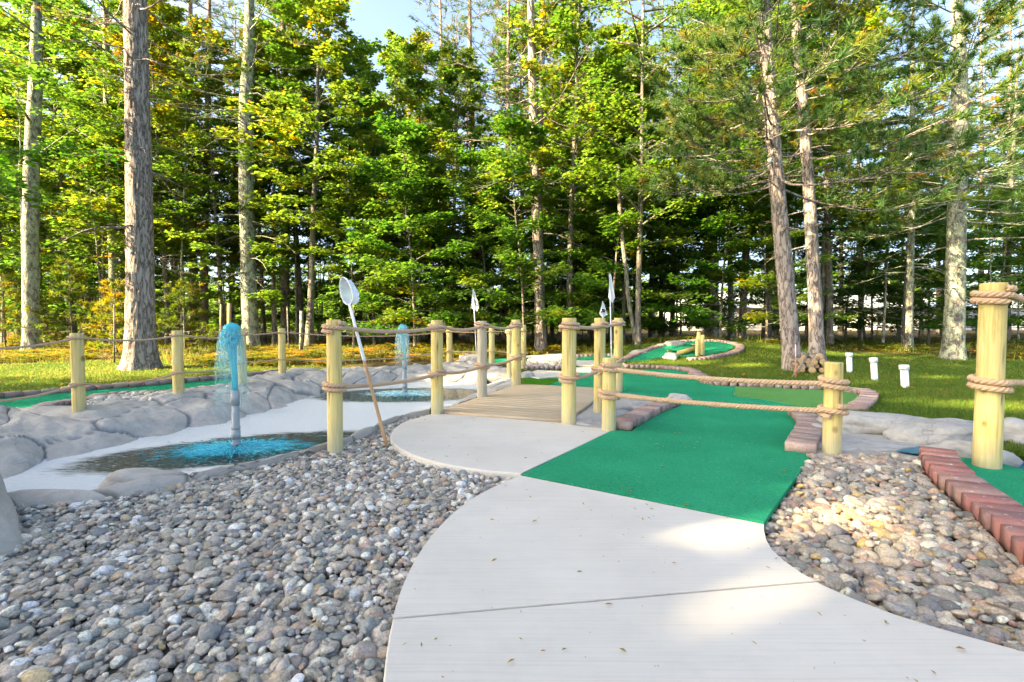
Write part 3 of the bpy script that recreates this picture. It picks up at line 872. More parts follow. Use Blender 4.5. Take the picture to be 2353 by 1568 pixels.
# ---------------------------------------------------------------- brick edging
BR = np.random.default_rng(5)
def brick_mesh(l, w, h, rs, pal):
    V = []
    b = .008
    for z, e in ((-.5 * h, 0), (.5 * h - b, 0), (.5 * h, b)):
        for sx, sy in ((-1, -1), (1, -1), (1, 1), (-1, 1)):
            V.append((sx * (l / 2 - e), sy * (w / 2 - e), z))
    V = np.array(V) + BR.normal(0, .0022, (12, 3))
    F = []
    for k in range(2):
        for q in range(4):
            F.append((k * 4 + q, k * 4 + (q + 1) % 4, k * 4 + 4 + (q + 1) % 4, k * 4 + 4 + q))
    F += [(8, 9, 10, 11), (3, 2, 1, 0)]
    c = np.array(pal[BR.integers(len(pal))]) * BR.uniform(.85, 1.12)
    return np_mesh('brick', V, np.zeros((0, 3), int), np.array(F), {'col': np.broadcast_to(c, (12, 3))}, MAT['brick'], False)
PAL_PINK = [(.36, .225, .195), (.31, .19, .175), (.40, .28, .245), (.28, .20, .185), (.34, .255, .23)]
PAL_RED = [(.33, .13, .11), (.28, .11, .10), (.38, .18, .15), (.25, .12, .11), (.35, .20, .17)]
_bcache = {}
def edging(label, pts, lenw=.21, w=.10, h=.085, pal=PAL_PINK, z=None, key='pink', gap=.015, stretcher=False, sheet=False):
    P = smooth_line(np.asarray(pts, float), .02)
    s = np.concatenate([[0], np.cumsum(np.linalg.norm(np.diff(P[:, :2], axis=0), axis=1))])
    kk = (key, round(lenw, 3), round(w, 3), round(h, 3))
    if kk not in _bcache:
        _bcache[kk] = [brick_mesh(lenw, w, h, q, pal) for q in range(14)]
    n = max(1, int(s[-1] / (w + gap)))
    root = thing('brick_edging', label, 'brick edging', tuple(P[len(P) // 2]))
    ro = np.array(root.location)
    for k in range(n):
        t = (k + .5) * s[-1] / n
        q = np.array([np.interp(t, s, P[:, c]) for c in range(3)])
        a = np.array([np.interp(t + .04, s, P[:, c]) for c in range(2)]) - np.array([np.interp(t - .04, s, P[:, c]) for c in range(2)])
        dz = np.interp(t + .1, s, P[:, 2]) - np.interp(t - .1, s, P[:, 2])
        o = link('brick', _bcache[kk][BR.integers(14)], root)
        o.location = q - ro + np.array([0, 0, BR.normal(0, .005) ]) + np.append(BR.normal(0, .003, 2), 0)
        o.rotation_euler = (math.atan2(dz, .2) + BR.normal(0, .012), BR.normal(0, .012), math.atan2(a[1], a[0]) - math.pi / 2 + BR.normal(0, .03))
    return root
Z1 = .045
edging('short pink brick edging left of the near green turf', GL([(1424, 977), (1446, 967), (1478, 951), (1510, 936), (1545, 924)], Z1), .22, .105)
edging('short pink brick edging right of the near green turf', GL([(1838, 1030), (1853, 1000), (1860, 978), (1852, 960), (1834, 946)], Z1), .24, .105)
edging('dark red brick edging along the right hand turf', GL([(2155, 1045), (2160, 1062), (2185, 1090), (2222, 1124), (2264, 1156), (2310, 1192), (2360, 1232), (2440, 1300), (2560, 1400)], .055), .235, .12, .105, PAL_RED, key='red')
edging('curved pink brick edging round the light green turf', GL([(1593, 859), (1612, 866), (1629, 876), (1680, 882), (1746, 884), (1820, 888), (1885, 890), (1935, 893), (1972, 898), (1994, 906), (1992, 920), (1968, 940)], Z1), .22, .105)
edging('pink brick edging behind the small green below the mound', GL([(1434, 842), (1480, 842.5), (1530, 844), (1570, 848), (1592, 853), (1600, 858)], Z1), .22, .11)
edging('grey brick edging along the back of the left course', GL([(-330, 952), (-150, 930), (0, 909), (165, 895), (399, 876), (588, 860), (655, 851)], .06), .12, .20)
edging('red brick edging curling round the end of the left course', GL([(88, 952), (96, 940), (125, 930), (170, 922)], .05), .2, .10)
edging('pink brick edging between left course and white pebbles', GL([(215, 917), (248, 909), (330, 905), (430, 900), (520, 888)], .05), .2, .10)
edging('pink brick edging round the back of the mound course', np.concatenate([GHL([(1434, 826), (1460, 815), (1482, 806), (1505, 799), (1530, 792), (1562, 785)], .03), np.array([GH(1600, 783.5, .03), GH(1640, 784, .03), GH(1680, 789, .03), GH(1700, 797, .03), GH(1694, 807, .03), GH(1664, 816, .03), GH(1625, 823, .03), GH(1580, 826, .03)])]), .22, .11)
edging('pink brick edging beside the little ramp on the mound', np.array([D(1560, 808, GH(1557, 819)[1] + .5), D(1575, 801, GH(1557, 819)[1] + .55), D(1600, 791, GH(1557, 819)[1] + .6)]), .16, .11)
edging('pink brick edging round the far turf by the flag', GHL([(1045, 838), (1060, 831), (1078, 827)], .04), .2, .10)
edging('pink brick edging of the far pebble patch', GHL([(1204, 846), (1250, 845), (1300, 846)], .04), .2, .10)
edging('red brick edging behind the far pebble patch', GHL([(1290, 823), (1312, 822), (1330, 821)], .05), .2, .10)
edging('pale brick edging along the back of the farthest turf', GHL([(1300, 819), (1360, 817), (1428, 816)], .04), .2, .11)

gcourse = _poly(np.array([GH(1437, 825), GH(1483, 809), GH(1530, 795), GH(1571, 788), GH(1600, 786), GH(1640, 787), GH(1680, 792), GH(1688, 800), GH(1671, 809), GH(1621, 820), GH(1556, 822), GH(1530, 824), GH(1506, 826), GH(1485, 831), GH(1440, 832)]))
grid_sheet('putting_turf', gcourse, .018, MAT['turf'], .06)

# small ramp and its posts on the mound
rt = thing('golf_ramp', 'little yellow timber ramp with round posts on the mound', 'ramp', tuple(GH(1580, 818)))
a = GH(1557, 819) + np.array([0, 0, .08]); b = D(1598, 800, a[1] + .12)
def beam(a, b, w, h):
    a, b = np.array(a), np.array(b); d = b - a; d /= np.linalg.norm(d)
    s = np.cross(d, (0, 0, 1)); s /= np.linalg.norm(s); u = np.cross(s, d)
    V = [p + s * sx * w / 2 + u * sz * h / 2 for p in (a, b) for sx, sz in ((-1, -1), (1, -1), (1, 1), (-1, 1))]
    F = [(0, 1, 5, 4), (1, 2, 6, 5), (2, 3, 7, 6), (3, 0, 4, 7), (3, 2, 1, 0), (4, 5, 6, 7)]
    return MB().add(V, None, F)
part('beam', beam(a, b, .06, .12), MAT['beam'], rt, smooth=False)
part('beam', beam(a + np.array([-.12, .5, .0]), b + np.array([-.12, .5, .0]), .06, .12), MAT['beam'], rt, smooth=False)
part('ramp_turf', beam(a + np.array([-.06, .25, .07]), b + np.array([-.06, .25, .07]), .46, .02), MAT['turf'], rt, smooth=False)
for px, yb, yt, dd in ((1605, 819, 763, GH(1605, 819)[1] + .25), (1602, 820, 779, GH(1602, 820)[1]), (1614, 818, 770, GH(1614, 819)[1] + .1)):
    q = D(px, yb, dd); tp = D(px, yt, dd)
    part('post', MB().add(*lathe((q[0], q[1], float(gh(q[0], q[1])) - .1), [(.055, 0), (.055, tp[2] - float(gh(q[0], q[1])) + .09), (.05, tp[2] - float(gh(q[0], q[1])) + .1), (.001, tp[2] - float(gh(q[0], q[1])) + .1)], 12)), MAT['post'], rt)

# ---------------------------------------------------------------- pebble beds
SR = np.random.default_rng(77)
STONE_PAL_L = [((.34, .325, .305), 9), ((.26, .25, .235), 8), ((.43, .41, .385), 7), ((.62, .60, .565), 4), ((.15, .175, .195), 4), ((.21, .235, .25), 4), ((.36, .30, .24), 2.5), ((.33, .235, .205), 1.0), ((.42, .33, .20), .35), ((.70, .67, .62), 1.6)]
STONE_PAL_R = [((.33, .295, .265), 8), ((.25, .235, .22), 7), ((.42, .37, .32), 7), ((.56, .50, .43), 4), ((.18, .19, .195), 4), ((.27, .275, .27), 4), ((.42, .30, .23), 3.5), ((.40, .25, .21), 2.4), ((.45, .32, .16), 1.6), ((.68, .63, .55), 1.6)]
def stone_variant(sub, seed):
    V, F = ico(sub)
    r = np.random.default_rng(seed)
    W = V * (1 + .20 * vnoise(V, .9, seed * 3.1, 2)[:, None])
    for _ in range(r.integers(2, 7)):          # broken faces
        nn = r.normal(size=3); nn /= np.linalg.norm(nn)
        h = r.uniform(.5, .82)
        dd = W @ nn - h
        W = W - np.where(dd > 0, dd * .85, 0)[:, None] * nn
    asp = np.array([1.0, r.uniform(.62, .9), r.uniform(.38, .72)])
    return W * asp, F
VAR2 = [stone_variant(2, q) for q in range(48)]
VAR3 = [stone_variant(3, q) for q in range(48)]
def pick_col(pal):
    w = np.array([q[1] for q in pal]); c = np.array(pal[SR.choice(len(pal), p=w / w.sum())][0])
    return np.clip(c * np.array([1.36, 1.26, 1.15]) * SR.uniform(.8, 1.2) + SR.normal(0, .008, 3), .02, .8)

def pebble_bed(label_name, poly, zf, size, pal, own=300, avoid=None, top=0.0):
    """Bed sheet with its stones: the largest-looking ones each an object, the rest one loose mass."""
    lo, hi = poly.min(0), poly.max(0)
    base = grid_sheet('pebble_bed', poly, 0, MAT['soil'], .1, zf=lambda X, Y: zf(X, Y) - .035)
    stones = []
    sp = size * .80
    for layer in range(3):
        ys = np.arange(lo[1], hi[1], sp * .86)
        for q, y in enumerate(ys):
            xs = np.arange(lo[0] + (q % 2) * sp / 2, hi[0], sp)
            xs = xs + SR.normal(0, sp * .20, len(xs)); yy = y + SR.normal(0, sp * .20, len(xs))
            if layer == 2:
                keep = SR.random(len(xs)) < .30; xs, yy = xs[keep], yy[keep]
            if layer == 1:
                keep = SR.random(len(xs)) < .42; xs, yy = xs[keep], yy[keep]
            ok = inpoly(xs, yy, poly)
            px = PW / 2 + PF * xs / np.maximum(yy, .3)
            ok &= (px > -160) & (px < PW + 160) & (yy > 1.45)
            for x, y2 in zip(xs[ok], yy[ok]):
                s = (1, 1, .5)[layer] * size * float(np.clip(SR.lognormal(0, .40), .45, 2.2)) * .56
                stones.append((x, y2, layer, s))
    st = np.array(stones)
    Z = zf(st[:, 0], st[:, 1])
    look = st[:, 3] / st[:, 1] * (1 + .6 * st[:, 2])
    order = np.argsort(-look)
    mine = set(order[:own].tolist())
    loose = MB()
    for k, (x, y, layer, s) in enumerate(st):
        near = y < 3.2
        W, F = (VAR3 if (k in mine or y < 2.3) else VAR2)[SR.integers(48)]
        M = rotm(SR.normal(0, .26), SR.normal(0, .26), SR.uniform(0, 6.28))
        z = Z[k] - .012 + (0, .017, .022)[int(layer)] + SR.normal(0, .006) - max(0, s - size * .6) * .25
        c = pick_col(pal)
        V = (W * s) @ M.T
        if k in mine:
            me = np_mesh('stone', V, F, np.zeros((0, 4), int), {'col': np.broadcast_to(c, (len(V), 3))}, MAT['stone'])
            link('stone', me, base).location = (x, y, z)
        else:
            loose.add(V + np.array([x, y, z]), F, None, col=np.broadcast_to(c, (len(V), 3)))
    tag(link('loose_stones', loose.mesh('loose_stones', MAT['stone']), base), kind='stuff')
    return base
pebble_bed('left', bedL_poly, lambda X, Y: -.045 + .012 * np.sin(X * 2.1) * np.sin(Y * 1.7) + 0 * X, .0455, [((r * 1.10, g * 1.09, b_ * 1.08), w_) for (r, g, b_), w_ in STONE_PAL_L])
pebble_bed('right', bedR_poly, lambda X, Y: -.040 + .012 * np.sin(X * 2.7 + 1) + .05 * sstep(1.7, 3.2, X), .060, STONE_PAL_R)
PAL_W = [((.55, .53, .50), 3), ((.40, .38, .36), 3), ((.66, .64, .6), 2), ((.27, .26, .25), 1.5)]
pebble_bed('back', _poly(GL([(150, 950), (185, 928), (250, 912), (400, 902), (436, 902), (404, 914), (330, 928), (280, 938), (195, 952)], .06)), lambda X, Y: .075 + 0 * X, .07, PAL_W, 120)
pebble_bed('far', _poly(GHL([(1204, 844), (1212, 830), (1230, 823), (1312, 823), (1318, 836), (1300, 845)], .03)), lambda X, Y: gh(X, Y) + .05, .10, [((.60, .50, .42), 3), ((.45, .38, .33), 3), ((.70, .62, .54), 2), ((.3, .27, .25), 1)], 100)
# ---------------------------------------------------------------- wooden bridge
fl, fr, bl = G(1009, 951)[:2], G(1297, 973)[:2], G(1204, 886)[:2]
ex = (fr - fl); wid = np.linalg.norm(ex); ex /= wid
ey = np.array([-ex[1], ex[0]]); ln = (bl - fl) @ ey
bridge = thing('wooden_bridge', 'low plank bridge of pale boards between concrete landing and green turf', 'bridge', (fl[0], fl[1], 0))
bridge.rotation_euler = (0, 0, math.atan2(ex[1], ex[0]))
n_pl = int(ln / .142)
def box(l, w, h, b=.004):
    V = []
    for z, e in ((-h / 2, 0), (h / 2 - b, 0), (h / 2, b)):
        for sx, sy in ((-1, -1), (1, -1), (1, 1), (-1, 1)):
            V.append((sx * (l / 2 - e), sy * (w / 2 - e), z))
    F = [(k * 4 + q, k * 4 + (q + 1) % 4, k * 4 + 4 + (q + 1) % 4, k * 4 + 4 + q) for k in range(2) for q in range(4)] + [(8, 9, 10, 11), (3, 2, 1, 0)]
    return np_mesh('plank', np.array(V), np.zeros((0, 3), int), np.array(F), {}, MAT['deck'], False)
plm = box(wid + .03, .135, .038)
for k in range(n_pl):
    o = link('plank', plm, bridge)
    o.location = (wid / 2 + BR.normal(0, .006), .075 + k * ln / n_pl, .008 + .02 * math.sin((k + .5) / n_pl * math.pi) + BR.normal(0, .0012))
    o.rotation_euler = (BR.normal(0, .004), 0, BR.normal(0, .003))
fme = box(.04, ln - .05, .16, .006); fme.name = 'side_beam'
fme.materials[0] = MAT['deck']
for sx in (.03, wid - .02):
    o = link('side_beam', fme, bridge); o.location = (sx, ln / 2, -.09)
scr = MB()
for k in (0, n_pl - 1):
    for sx in (.06, wid - .06):
        scr.add(*lathe((sx, .075 + k * ln / n_pl, .028), [(.006, 0), (.006, .003), (.001, .004)], 8))
part('screw', scr, MAT['ink'], bridge, origin=(0, 0, 0))

# ---------------------------------------------------------------- rope fences
FR = np.random.default_rng(9)
def post_mesh(base, h, r, lean=(0, 0), grey=0.0, crack=None, flat=False):
    """Round treated post with a turned top, slightly irregular, maybe a drying crack."""
    sides, n = 28, 26
    zs = np.concatenate([[-.25], np.linspace(0, h - .008, n - 3), [h - .003, h]])
    rr = np.concatenate([[r], r * (1.03 - .06 * np.linspace(0, 1, n - 3)), [r * .955, r * .93]])
    a = np.arange(sides) / sides * 2 * math.pi
    sd_ = FR.uniform(0, 50)
    ang_n = np.array([[mnoise.noise(Vector((math.cos(t) * .8 + sd_, math.sin(t) * .8, z * 1.1))) for t in a] for z in zs])
    rad = rr[:, None] * (1 + .035 * ang_n)
    cr = np.zeros_like(rad)
    if crack is not None:
        ca, z0, z1, w = crack
        for q, z in enumerate(zs):
            if z0 <= z <= z1:
                da = np.abs((a - ca + .10 * math.sin(z * 7) + math.pi) % (2 * math.pi) - math.pi)
                m = np.clip(1 - da / w, 0, 1)
                cr[q] = m; rad[q] *= 1 - .08 * m
    if flat:
        nn = np.cos(a - 4.1)
        lim = np.where(zs < h * .80, 1.2, .97 if False else 1.2)
    X = rad * np.cos(a) + lean[0] * zs[:, None]; Y = rad * np.sin(a) + lean[1] * zs[:, None]
    V = np.stack([X, Y, np.repeat(zs[:, None], sides, 1)], -1).reshape(-1, 3)
    m = len(zs)
    i, j = np.meshgrid(np.arange(m - 1), np.arange(sides), indexing='ij'); j2 = (j + 1) % sides
    F = np.stack([i * sides + j, i * sides + j2, (i + 1) * sides + j2, (i + 1) * sides + j], -1).reshape(-1, 4)
    V = np.concatenate([V, [[lean[0] * h, lean[1] * h, h + .001]]])
    F3 = np.array([(m * sides, (m - 1) * sides + q, (m - 1) * sides + (q + 1) % sides) for q in range(sides)])
    V[:, :2] += base[:2]; V[:, 2] += base[2]
    return MB().add(V, F3, F, crack=np.append(cr.ravel() * .9, 0), grey=grey)

def rope_path(P, r, mb, pitch=.085, step=.012, sides=6, strands=3):
    """Laid rope: three strands twisted about the line P."""
    P = smooth_line(P, step)
    T, U, W = frames(P)
    s = np.concatenate([[0], np.cumsum(np.linalg.norm(np.diff(P, axis=0), axis=1))])
    for k in range(strands):
        ph = -s / pitch * 2 * math.pi + k * 2 * math.pi / strands
        Q = P + (U * np.cos(ph)[:, None] + W * np.sin(ph)[:, None]) * r * .50
        mb.add(*tube(Q, r * .56, sides, caps=True))
    return mb

class Post:
    def __init__(s, px, yb, yt, w, z=0.0, rim=None, depth=None):
        b = D(px, yb, depth) if depth else G(px, yb, z)
        s.base = b
        s.dep = b[1]
        s.top = D(px, yt, b[1])
        s.h = s.top[2] - b[2]
        s.r = w / 2 / PF * b[1] / math.hypot(1, b[0] / b[1])
        s.lean = (0, 0)
    def at(s, py):
        """height on the post axis of a surveyed row"""
        px = PW / 2 + PF * s.base[0] / s.base[1]
        q = D(px, py, s.dep)
        return np.array([s.base[0], s.base[1], q[2]])

def wrap(mb, c, pr, rr, turns, start, pitch=None, step=.012, pit=.085, dirn=1):
    pitch = pitch or rr * 2.0
    n = int(turns * 2 * math.pi * (pr + rr) / .02)
    t = np.linspace(0, turns, n)
    P = np.stack([c[0] + (pr + rr * .95) * np.cos(start + dirn * t * 2 * math.pi), c[1] + (pr + rr * .95) * np.sin(start + dirn * t * 2 * math.pi), c[2] + (turns / 2 - t) * pitch], -1)
    rope_path(P, rr, mb, pit, step)
    return mb

def span(a, b, sag, n=9):
    t = np.linspace(0, 1, n)[:, None]
    P = a + (b - a) * t
    P[:, 2] -= (4 * sag * t * (1 - t))[:, 0]
    return P

def fence(name, label, posts, lines, group=None, rr=.02, wraps=1.0, detail=1.0, extra=()):
    """posts: list of (Post, kwargs); lines: rows of (list of attach heights per post, sag list)."""
    root = thing(name, label, 'rope fence', tuple(posts[0][0].base), group)
    for p, kw in posts:
        part('post', post_mesh(p.base, p.h, p.r, **kw), MAT['post'], root)
    for hs, sags, tn in lines:
        pts = []
        for (p, kw), y in zip(posts, hs):
            pts.append(p.at(y) if y is not None else None)
        for k, ((p, kw), c) in enumerate(zip(posts, pts)):
            if c is None: continue
            wm = wrap(MB(), c, p.r * 1.0, rr, tn, FR.uniform(0, 6), step=.012 / detail, pit=rr * 4.2)
            part('rope', wm, MAT['rope'], root)
        for k in range(len(pts) - 1):
            if pts[k] is None or pts[k + 1] is None: continue
            a, b = pts[k].copy(), pts[k + 1].copy()
            d = b - a; d[2] = 0; d /= np.linalg.norm(d)
            side = np.array([d[1], -d[0], 0])
            if side[1] > 0: side = -side
            a = a + side * (posts[k][0].r * .75) + d * posts[k][0].r * .7
            b = b + side * (posts[k + 1][0].r * .75) - d * posts[k + 1][0].r * .7
            part('rope', rope_path(span(a, b, sags[k]), rr, MB(), rr * 4.2, .014 / detail), MAT['rope'], root)
    for a, b, sag in extra:
        part('rope', rope_path(span(np.array(a), np.array(b), sag), rr, MB(), rr * 4.2, .014 / detail), MAT['rope'], root)
    return root

K = dict
# back fence behind the pond
A1 = Post(182, 948, 766, 34, .09); A2 = Post(411, 911, 760, 27, .09); A3 = Post(557, 884, 757, 22, .09); A4 = Post(649, 864, 755, 17.5, .07)
A5 = Post(1033, 840, 750, 13.5, .05); A6 = Post(1130, 846, 753, 13.5, .03); A7 = Post(1171, 868, 751, 13, .0); A8 = Post(1203, 846, 747, 12, .02)
A0 = Post(-130, 1000, 772, 40, .09)
FA = fence('rope_fence', 'long rope fence of slim yellow posts running behind the pond', [(A0, K()), (A1, K()), (A2, K()), (A3, K()), (A4, K()), (A5, K()), (A6, K()), (A8, K())],
    [([800, 777, 771, 769, 764, 762, 762, 760], [.05, .05, .05, .02, .10, .02, .01], 1.15), ([930, 884, 856, 832, 826, 807, 807, 812], [.05, .06, .05, .02, .10, .02, .01], 1.15)], rr=.0145, detail=.8)
q = A1.base + np.array([A1.r * .55, -A1.r * .87, .56])
part('stamp', beam(q, q + np.array([0, 0, .13]), .02, .004), MAT['ink'], FA, smooth=False)
# pond side of the bridge
B1 = Post(771, 1036, 735, 36, -.02); B2 = Post(1005, 951, 736, 28, .0); B3 = Post(1108, 918, 738, 22.5, .0); B4 = Post(1186, 888, 735, 21, .0)
fence('rope_fence', 'rope fence of thick posts between the pond and the wooden bridge', [(B1, K(crack=(4.2, .3, .8, .10))), (B2, K(crack=(4.9, .1, .9, .08))), (B3, K(grey=.75, crack=(4.6, .1, 1.0, .16))), (B4, K(crack=(4.4, .0, .45, .12)))],
    [([753, 752, 748, 748], [.045, .05, .05], 1.9), ([890, 858, 840, 820], [.03, .03, .03], 1.9)], rr=.0215)
tag(None or fence('rope_post', 'yellow post with rope coil half hidden behind the last bridge post', [(A7, K())], [([762], [], 1.9)], rr=.02), cat='fence post')
# other side of the bridge
C1 = Post(1307, 973, 731, 33.5, .0); C2 = Post(1377, 953, 731, 26.5, -.03); C3 = Post(1420, 900, 731, 21, .0)
fence('rope_fence', 'rope fence of three yellow posts on the turf side of the bridge', [(C1, K()), (C2, K(crack=(4.4, .1, .95, .08))), (C3, K())],
    [([751, 749, 742], [.02, .015], 1.9), ([868, 847, 826], [.02, .02], 1.9)], rr=.021)
# low rope barrier across the near turf
D1 = Post(1399, 988, 823, 32, .0); D2 = Post(1911, 1044, 833, 46, .0)
fence('rope_barrier', 'low rope barrier of two short posts across the near green turf', [(D1, K()), (D2, K(crack=(4.9, .45, .9, .09)))],
    [([847, 881], [.03], 1.9), ([905, 943], [.02], 1.9)], rr=.0245, detail=1.2)
# tall thick post at the right
E1 = Post(2268, 1060, 651, 70, .06)
fence('rope_fence', 'tallest and thickest yellow rope post beside the second green turf', [(E1, K(crack=(4.9, .3, 1.3, .06)))],
    [([680], [], 2.0), ([884], [], 2.0)], rr=.026, detail=1.2,
    extra=[(E1.at(677) + np.array([E1.r, -.02, 0]), E1.at(700) + np.array([1.5, .5, 0]), .05), (E1.at(878) + np.array([E1.r, -.02, 0]), E1.at(876) + np.array([1.5, .5, 0]), .03)])

# ---------------------------------------------------------------- landing net leaning on the rope
nb = G(889, 1026, -.03); nt_ = D(803, 700, nb[1] + .10); mid = nb + (nt_ - nb) * .62
net = thing('landing_net', 'white landing net on a wooden pole leaning on the pond rope', 'net', tuple(nb))
part('handle', MB().add(*tube(np.array([nb + (mid - nb) * t for t in np.linspace(0, 1, 8)]), np.linspace(.0175, .0155, 8), 12, True)), MAT['handle'], net)
part('ferrule', MB().add(*tube(np.array([mid + (nt_ - mid) * t for t in (-.06, 0, .3, .7, 1)]), [.0165, .0165, .016, .015, .014], 12, True)), MAT['white'], net)
dirn = (nt_ - nb) / np.linalg.norm(nt_ - nb)
hs = np.cross(dirn, (0, 1, 0)); hs /= np.linalg.norm(hs)
hs = hs * .93 + np.array([0, .55, 0]); hs /= np.linalg.norm(hs)
hc = nt_ + dirn * .135
aa = np.linspace(0, 2 * math.pi, 40, endpoint=False)
ring = np.array([hc + dirn * .135 * -math.cos(t) + hs * .078 * math.sin(t) * (1 + .15 * math.cos(t)) for t in aa])
rv, _, rf = tube(np.concatenate([ring, ring[:2]]), .0055, 8)
part('hoop', MB().add(rv, None, rf), MAT['white'], net)
bag = MB(); nrm = np.cross(dirn, hs); nrm *= -1 if nrm[1] < 0 else 1
lv = []
for q, (sc, dp) in enumerate(((1, 0), (.97, .03), (.9, .07), (.74, .105), (.5, .125), (.2, .135), (.01, .137))):
    lv.append(hc + (ring - hc) * sc + nrm * dp + np.array([0, 0, -.25 * dp]) + .005 * np.stack([np.sin(aa * 5 + q), np.cos(aa * 4), np.sin(aa * 3 + q)], -1) * (q > 0))
lv = np.array(lv); m = len(aa)
i, j = np.meshgrid(np.arange(len(lv) - 1), np.arange(m), indexing='ij'); j2 = (j + 1) % m
bag.add(lv.reshape(-1, 3), None, np.stack([i * m + j, i * m + j2, (i + 1) * m + j2, (i + 1) * m + j], -1).reshape(-1, 4))
part('net_bag', bag, MAT['netting'], net)

# ---------------------------------------------------------------- flags
def flag(label, px0, yb, depth, px1, yt, outline, digit=None):
    """outline: surveyed points of the hanging cloth, from the pole top clockwise."""
    b, t = D(px0, yb, depth), D(px1, yt, depth)
    r = thing('golf_flag', label, 'flag', tuple(b))
    part('pole', MB().add(*tube(np.array([b + (t - b) * q for q in np.linspace(0, 1, 6)]), .0115, 10, True)), MAT['white'], r)
    P = np.array([D(x, y, depth - .02) for x, y in outline])
    c = P.mean(0)
    fr_ = MB(); n = len(P)
    N = 9
    # cloth as a fan of rings with folds
    V = [c]; 
    for k in range(1, N):
        for q in range(n * 4):
            p = P[q // 4] + (P[(q // 4 + 1) % n] - P[q // 4]) * (q % 4) / 4
            w = c + (p - c) * k / (N - 1)
            w = w + np.array([0, .016 * math.sin((w[0] - c[0]) * 60 + (w[2] - c[2]) * 8), 0])
            V.append(w)
    m = n * 4; V = np.array(V)
    F3 = [(0, 1 + q, 1 + (q + 1) % m) for q in range(m)]
    F4 = [(1 + k * m + q, 1 + (k + 1) * m + q, 1 + (k + 1) * m + (q + 1) % m, 1 + k * m + (q + 1) % m) for k in range(N - 2) for q in range(m)]
    V2 = V + np.array([0, .006, 0])
    F3b = [(a + len(V), c_ + len(V), b_ + len(V)) for a, b_, c_ in F3]; F4b = [tuple(x + len(V) for x in f[::-1]) for f in F4]
    o0 = 1 + (N - 2) * m
    side = [(o0 + q, o0 + (q + 1) % m, o0 + (q + 1) % m + len(V), o0 + q + len(V)) for q in range(m)]
    fr_.add(np.concatenate([V, V2]), np.array(F3 + F3b), np.array(F4 + F4b + side))
    fo = part('cloth', fr_, MAT['flag'], r)
    if digit:
        mb = MB()
        for (x0, y0), (x1, y1), w in digit:
            a_, b_ = D(x0, y0, depth - .055), D(x1, y1, depth - .055)
            d_ = b_ - a_; d_ /= np.linalg.norm(d_)
            s_ = np.cross(d_, (0, 1, 0)); w_ = w / PF * depth / 2
            V_ = [p + s_ * sx * w_ + np.array([0, yy, 0]) for p in (a_ - d_ * w_ * .6, b_ + d_ * w_ * .6) for sx, yy in ((-1, 0), (1, 0), (1, .02), (-1, .02))]
            mb.add(np.array(V_), None, [(0, 1, 5, 4), (1, 2, 6, 5), (2, 3, 7, 6), (3, 0, 4, 7), (3, 2, 1, 0), (4, 5, 6, 7)])
        part('number', mb, MAT['ink'], fo, origin=np.array(r.location), smooth=False)
    return r
flag('white flag on a thin pole by the rounded rock behind the bridge', 1095.5, 836, 14.6, 1087.5, 664, [(1086, 667), (1090, 669), (1095, 685), (1101, 702), (1096, 717), (1091, 713), (1082, 708), (1084, 690)], [((1092, 700), (1096.5, 702), 2.2), ((1090, 690), (1094, 697), 1.6)])
flag('short white flag printed with a dark 4 just above the middle bridge post', 1384, 846, 9.8, 1385, 693, [(1385, 692), (1389, 699), (1393, 714), (1396, 723), (1385, 731), (1377, 722), (1381, 706)],
    [((1384, 711), (1391, 713), 2.0), ((1391, 713), (1388, 717.5), 2.0), ((1388, 717.5), (1384, 711), 2.0), ((1386, 713), (1381.5, 718.5), 2.0)])
flag('tall blank white flag rising between the two right bridge posts', 1405.5, 850, 9.9, 1401, 630, [(1399, 629), (1404, 629), (1408, 650), (1413, 684), (1408, 697), (1403, 693), (1398, 684), (1399.5, 655)])

# ---------------------------------------------------------------- fountains
def m_jet(name, col, emit, a0):
    n = NT(name); p = n.coord('Object')
    f = n.noise(n.mapv(p, (40, 40, 5)), 1.6, 4, .7)
    d = n.n('BsdfPrincipled', {'Base Color': col + (1,), 'Roughness': .25, 'Specular IOR Level': .6}).outputs[0]
    tl = n.n('BsdfTranslucent', {'Color': col + (1,)}).outputs[0]
    s = n.n('MixShader', {0: .45, 1: d, 2: tl}).outputs[0]
    return n.done(n.n('MixShader', {0: n.math('MULTIPLY', n.ramp(f, [(.42, emit), (.64, 1.0)]), n.math('MULTIPLY', n.attr('dens', 'Fac'), a0), clamp=True), 1: n.n('BsdfTransparent').outputs[0], 2: s}).outputs[0])
MAT['jet'] = m_jet('dyed_jet', (.0, .66, .78), .85, 1.0)
MAT['jet2'] = m_jet('pale_jet', (.18, .68, .76), .7, 1.0)
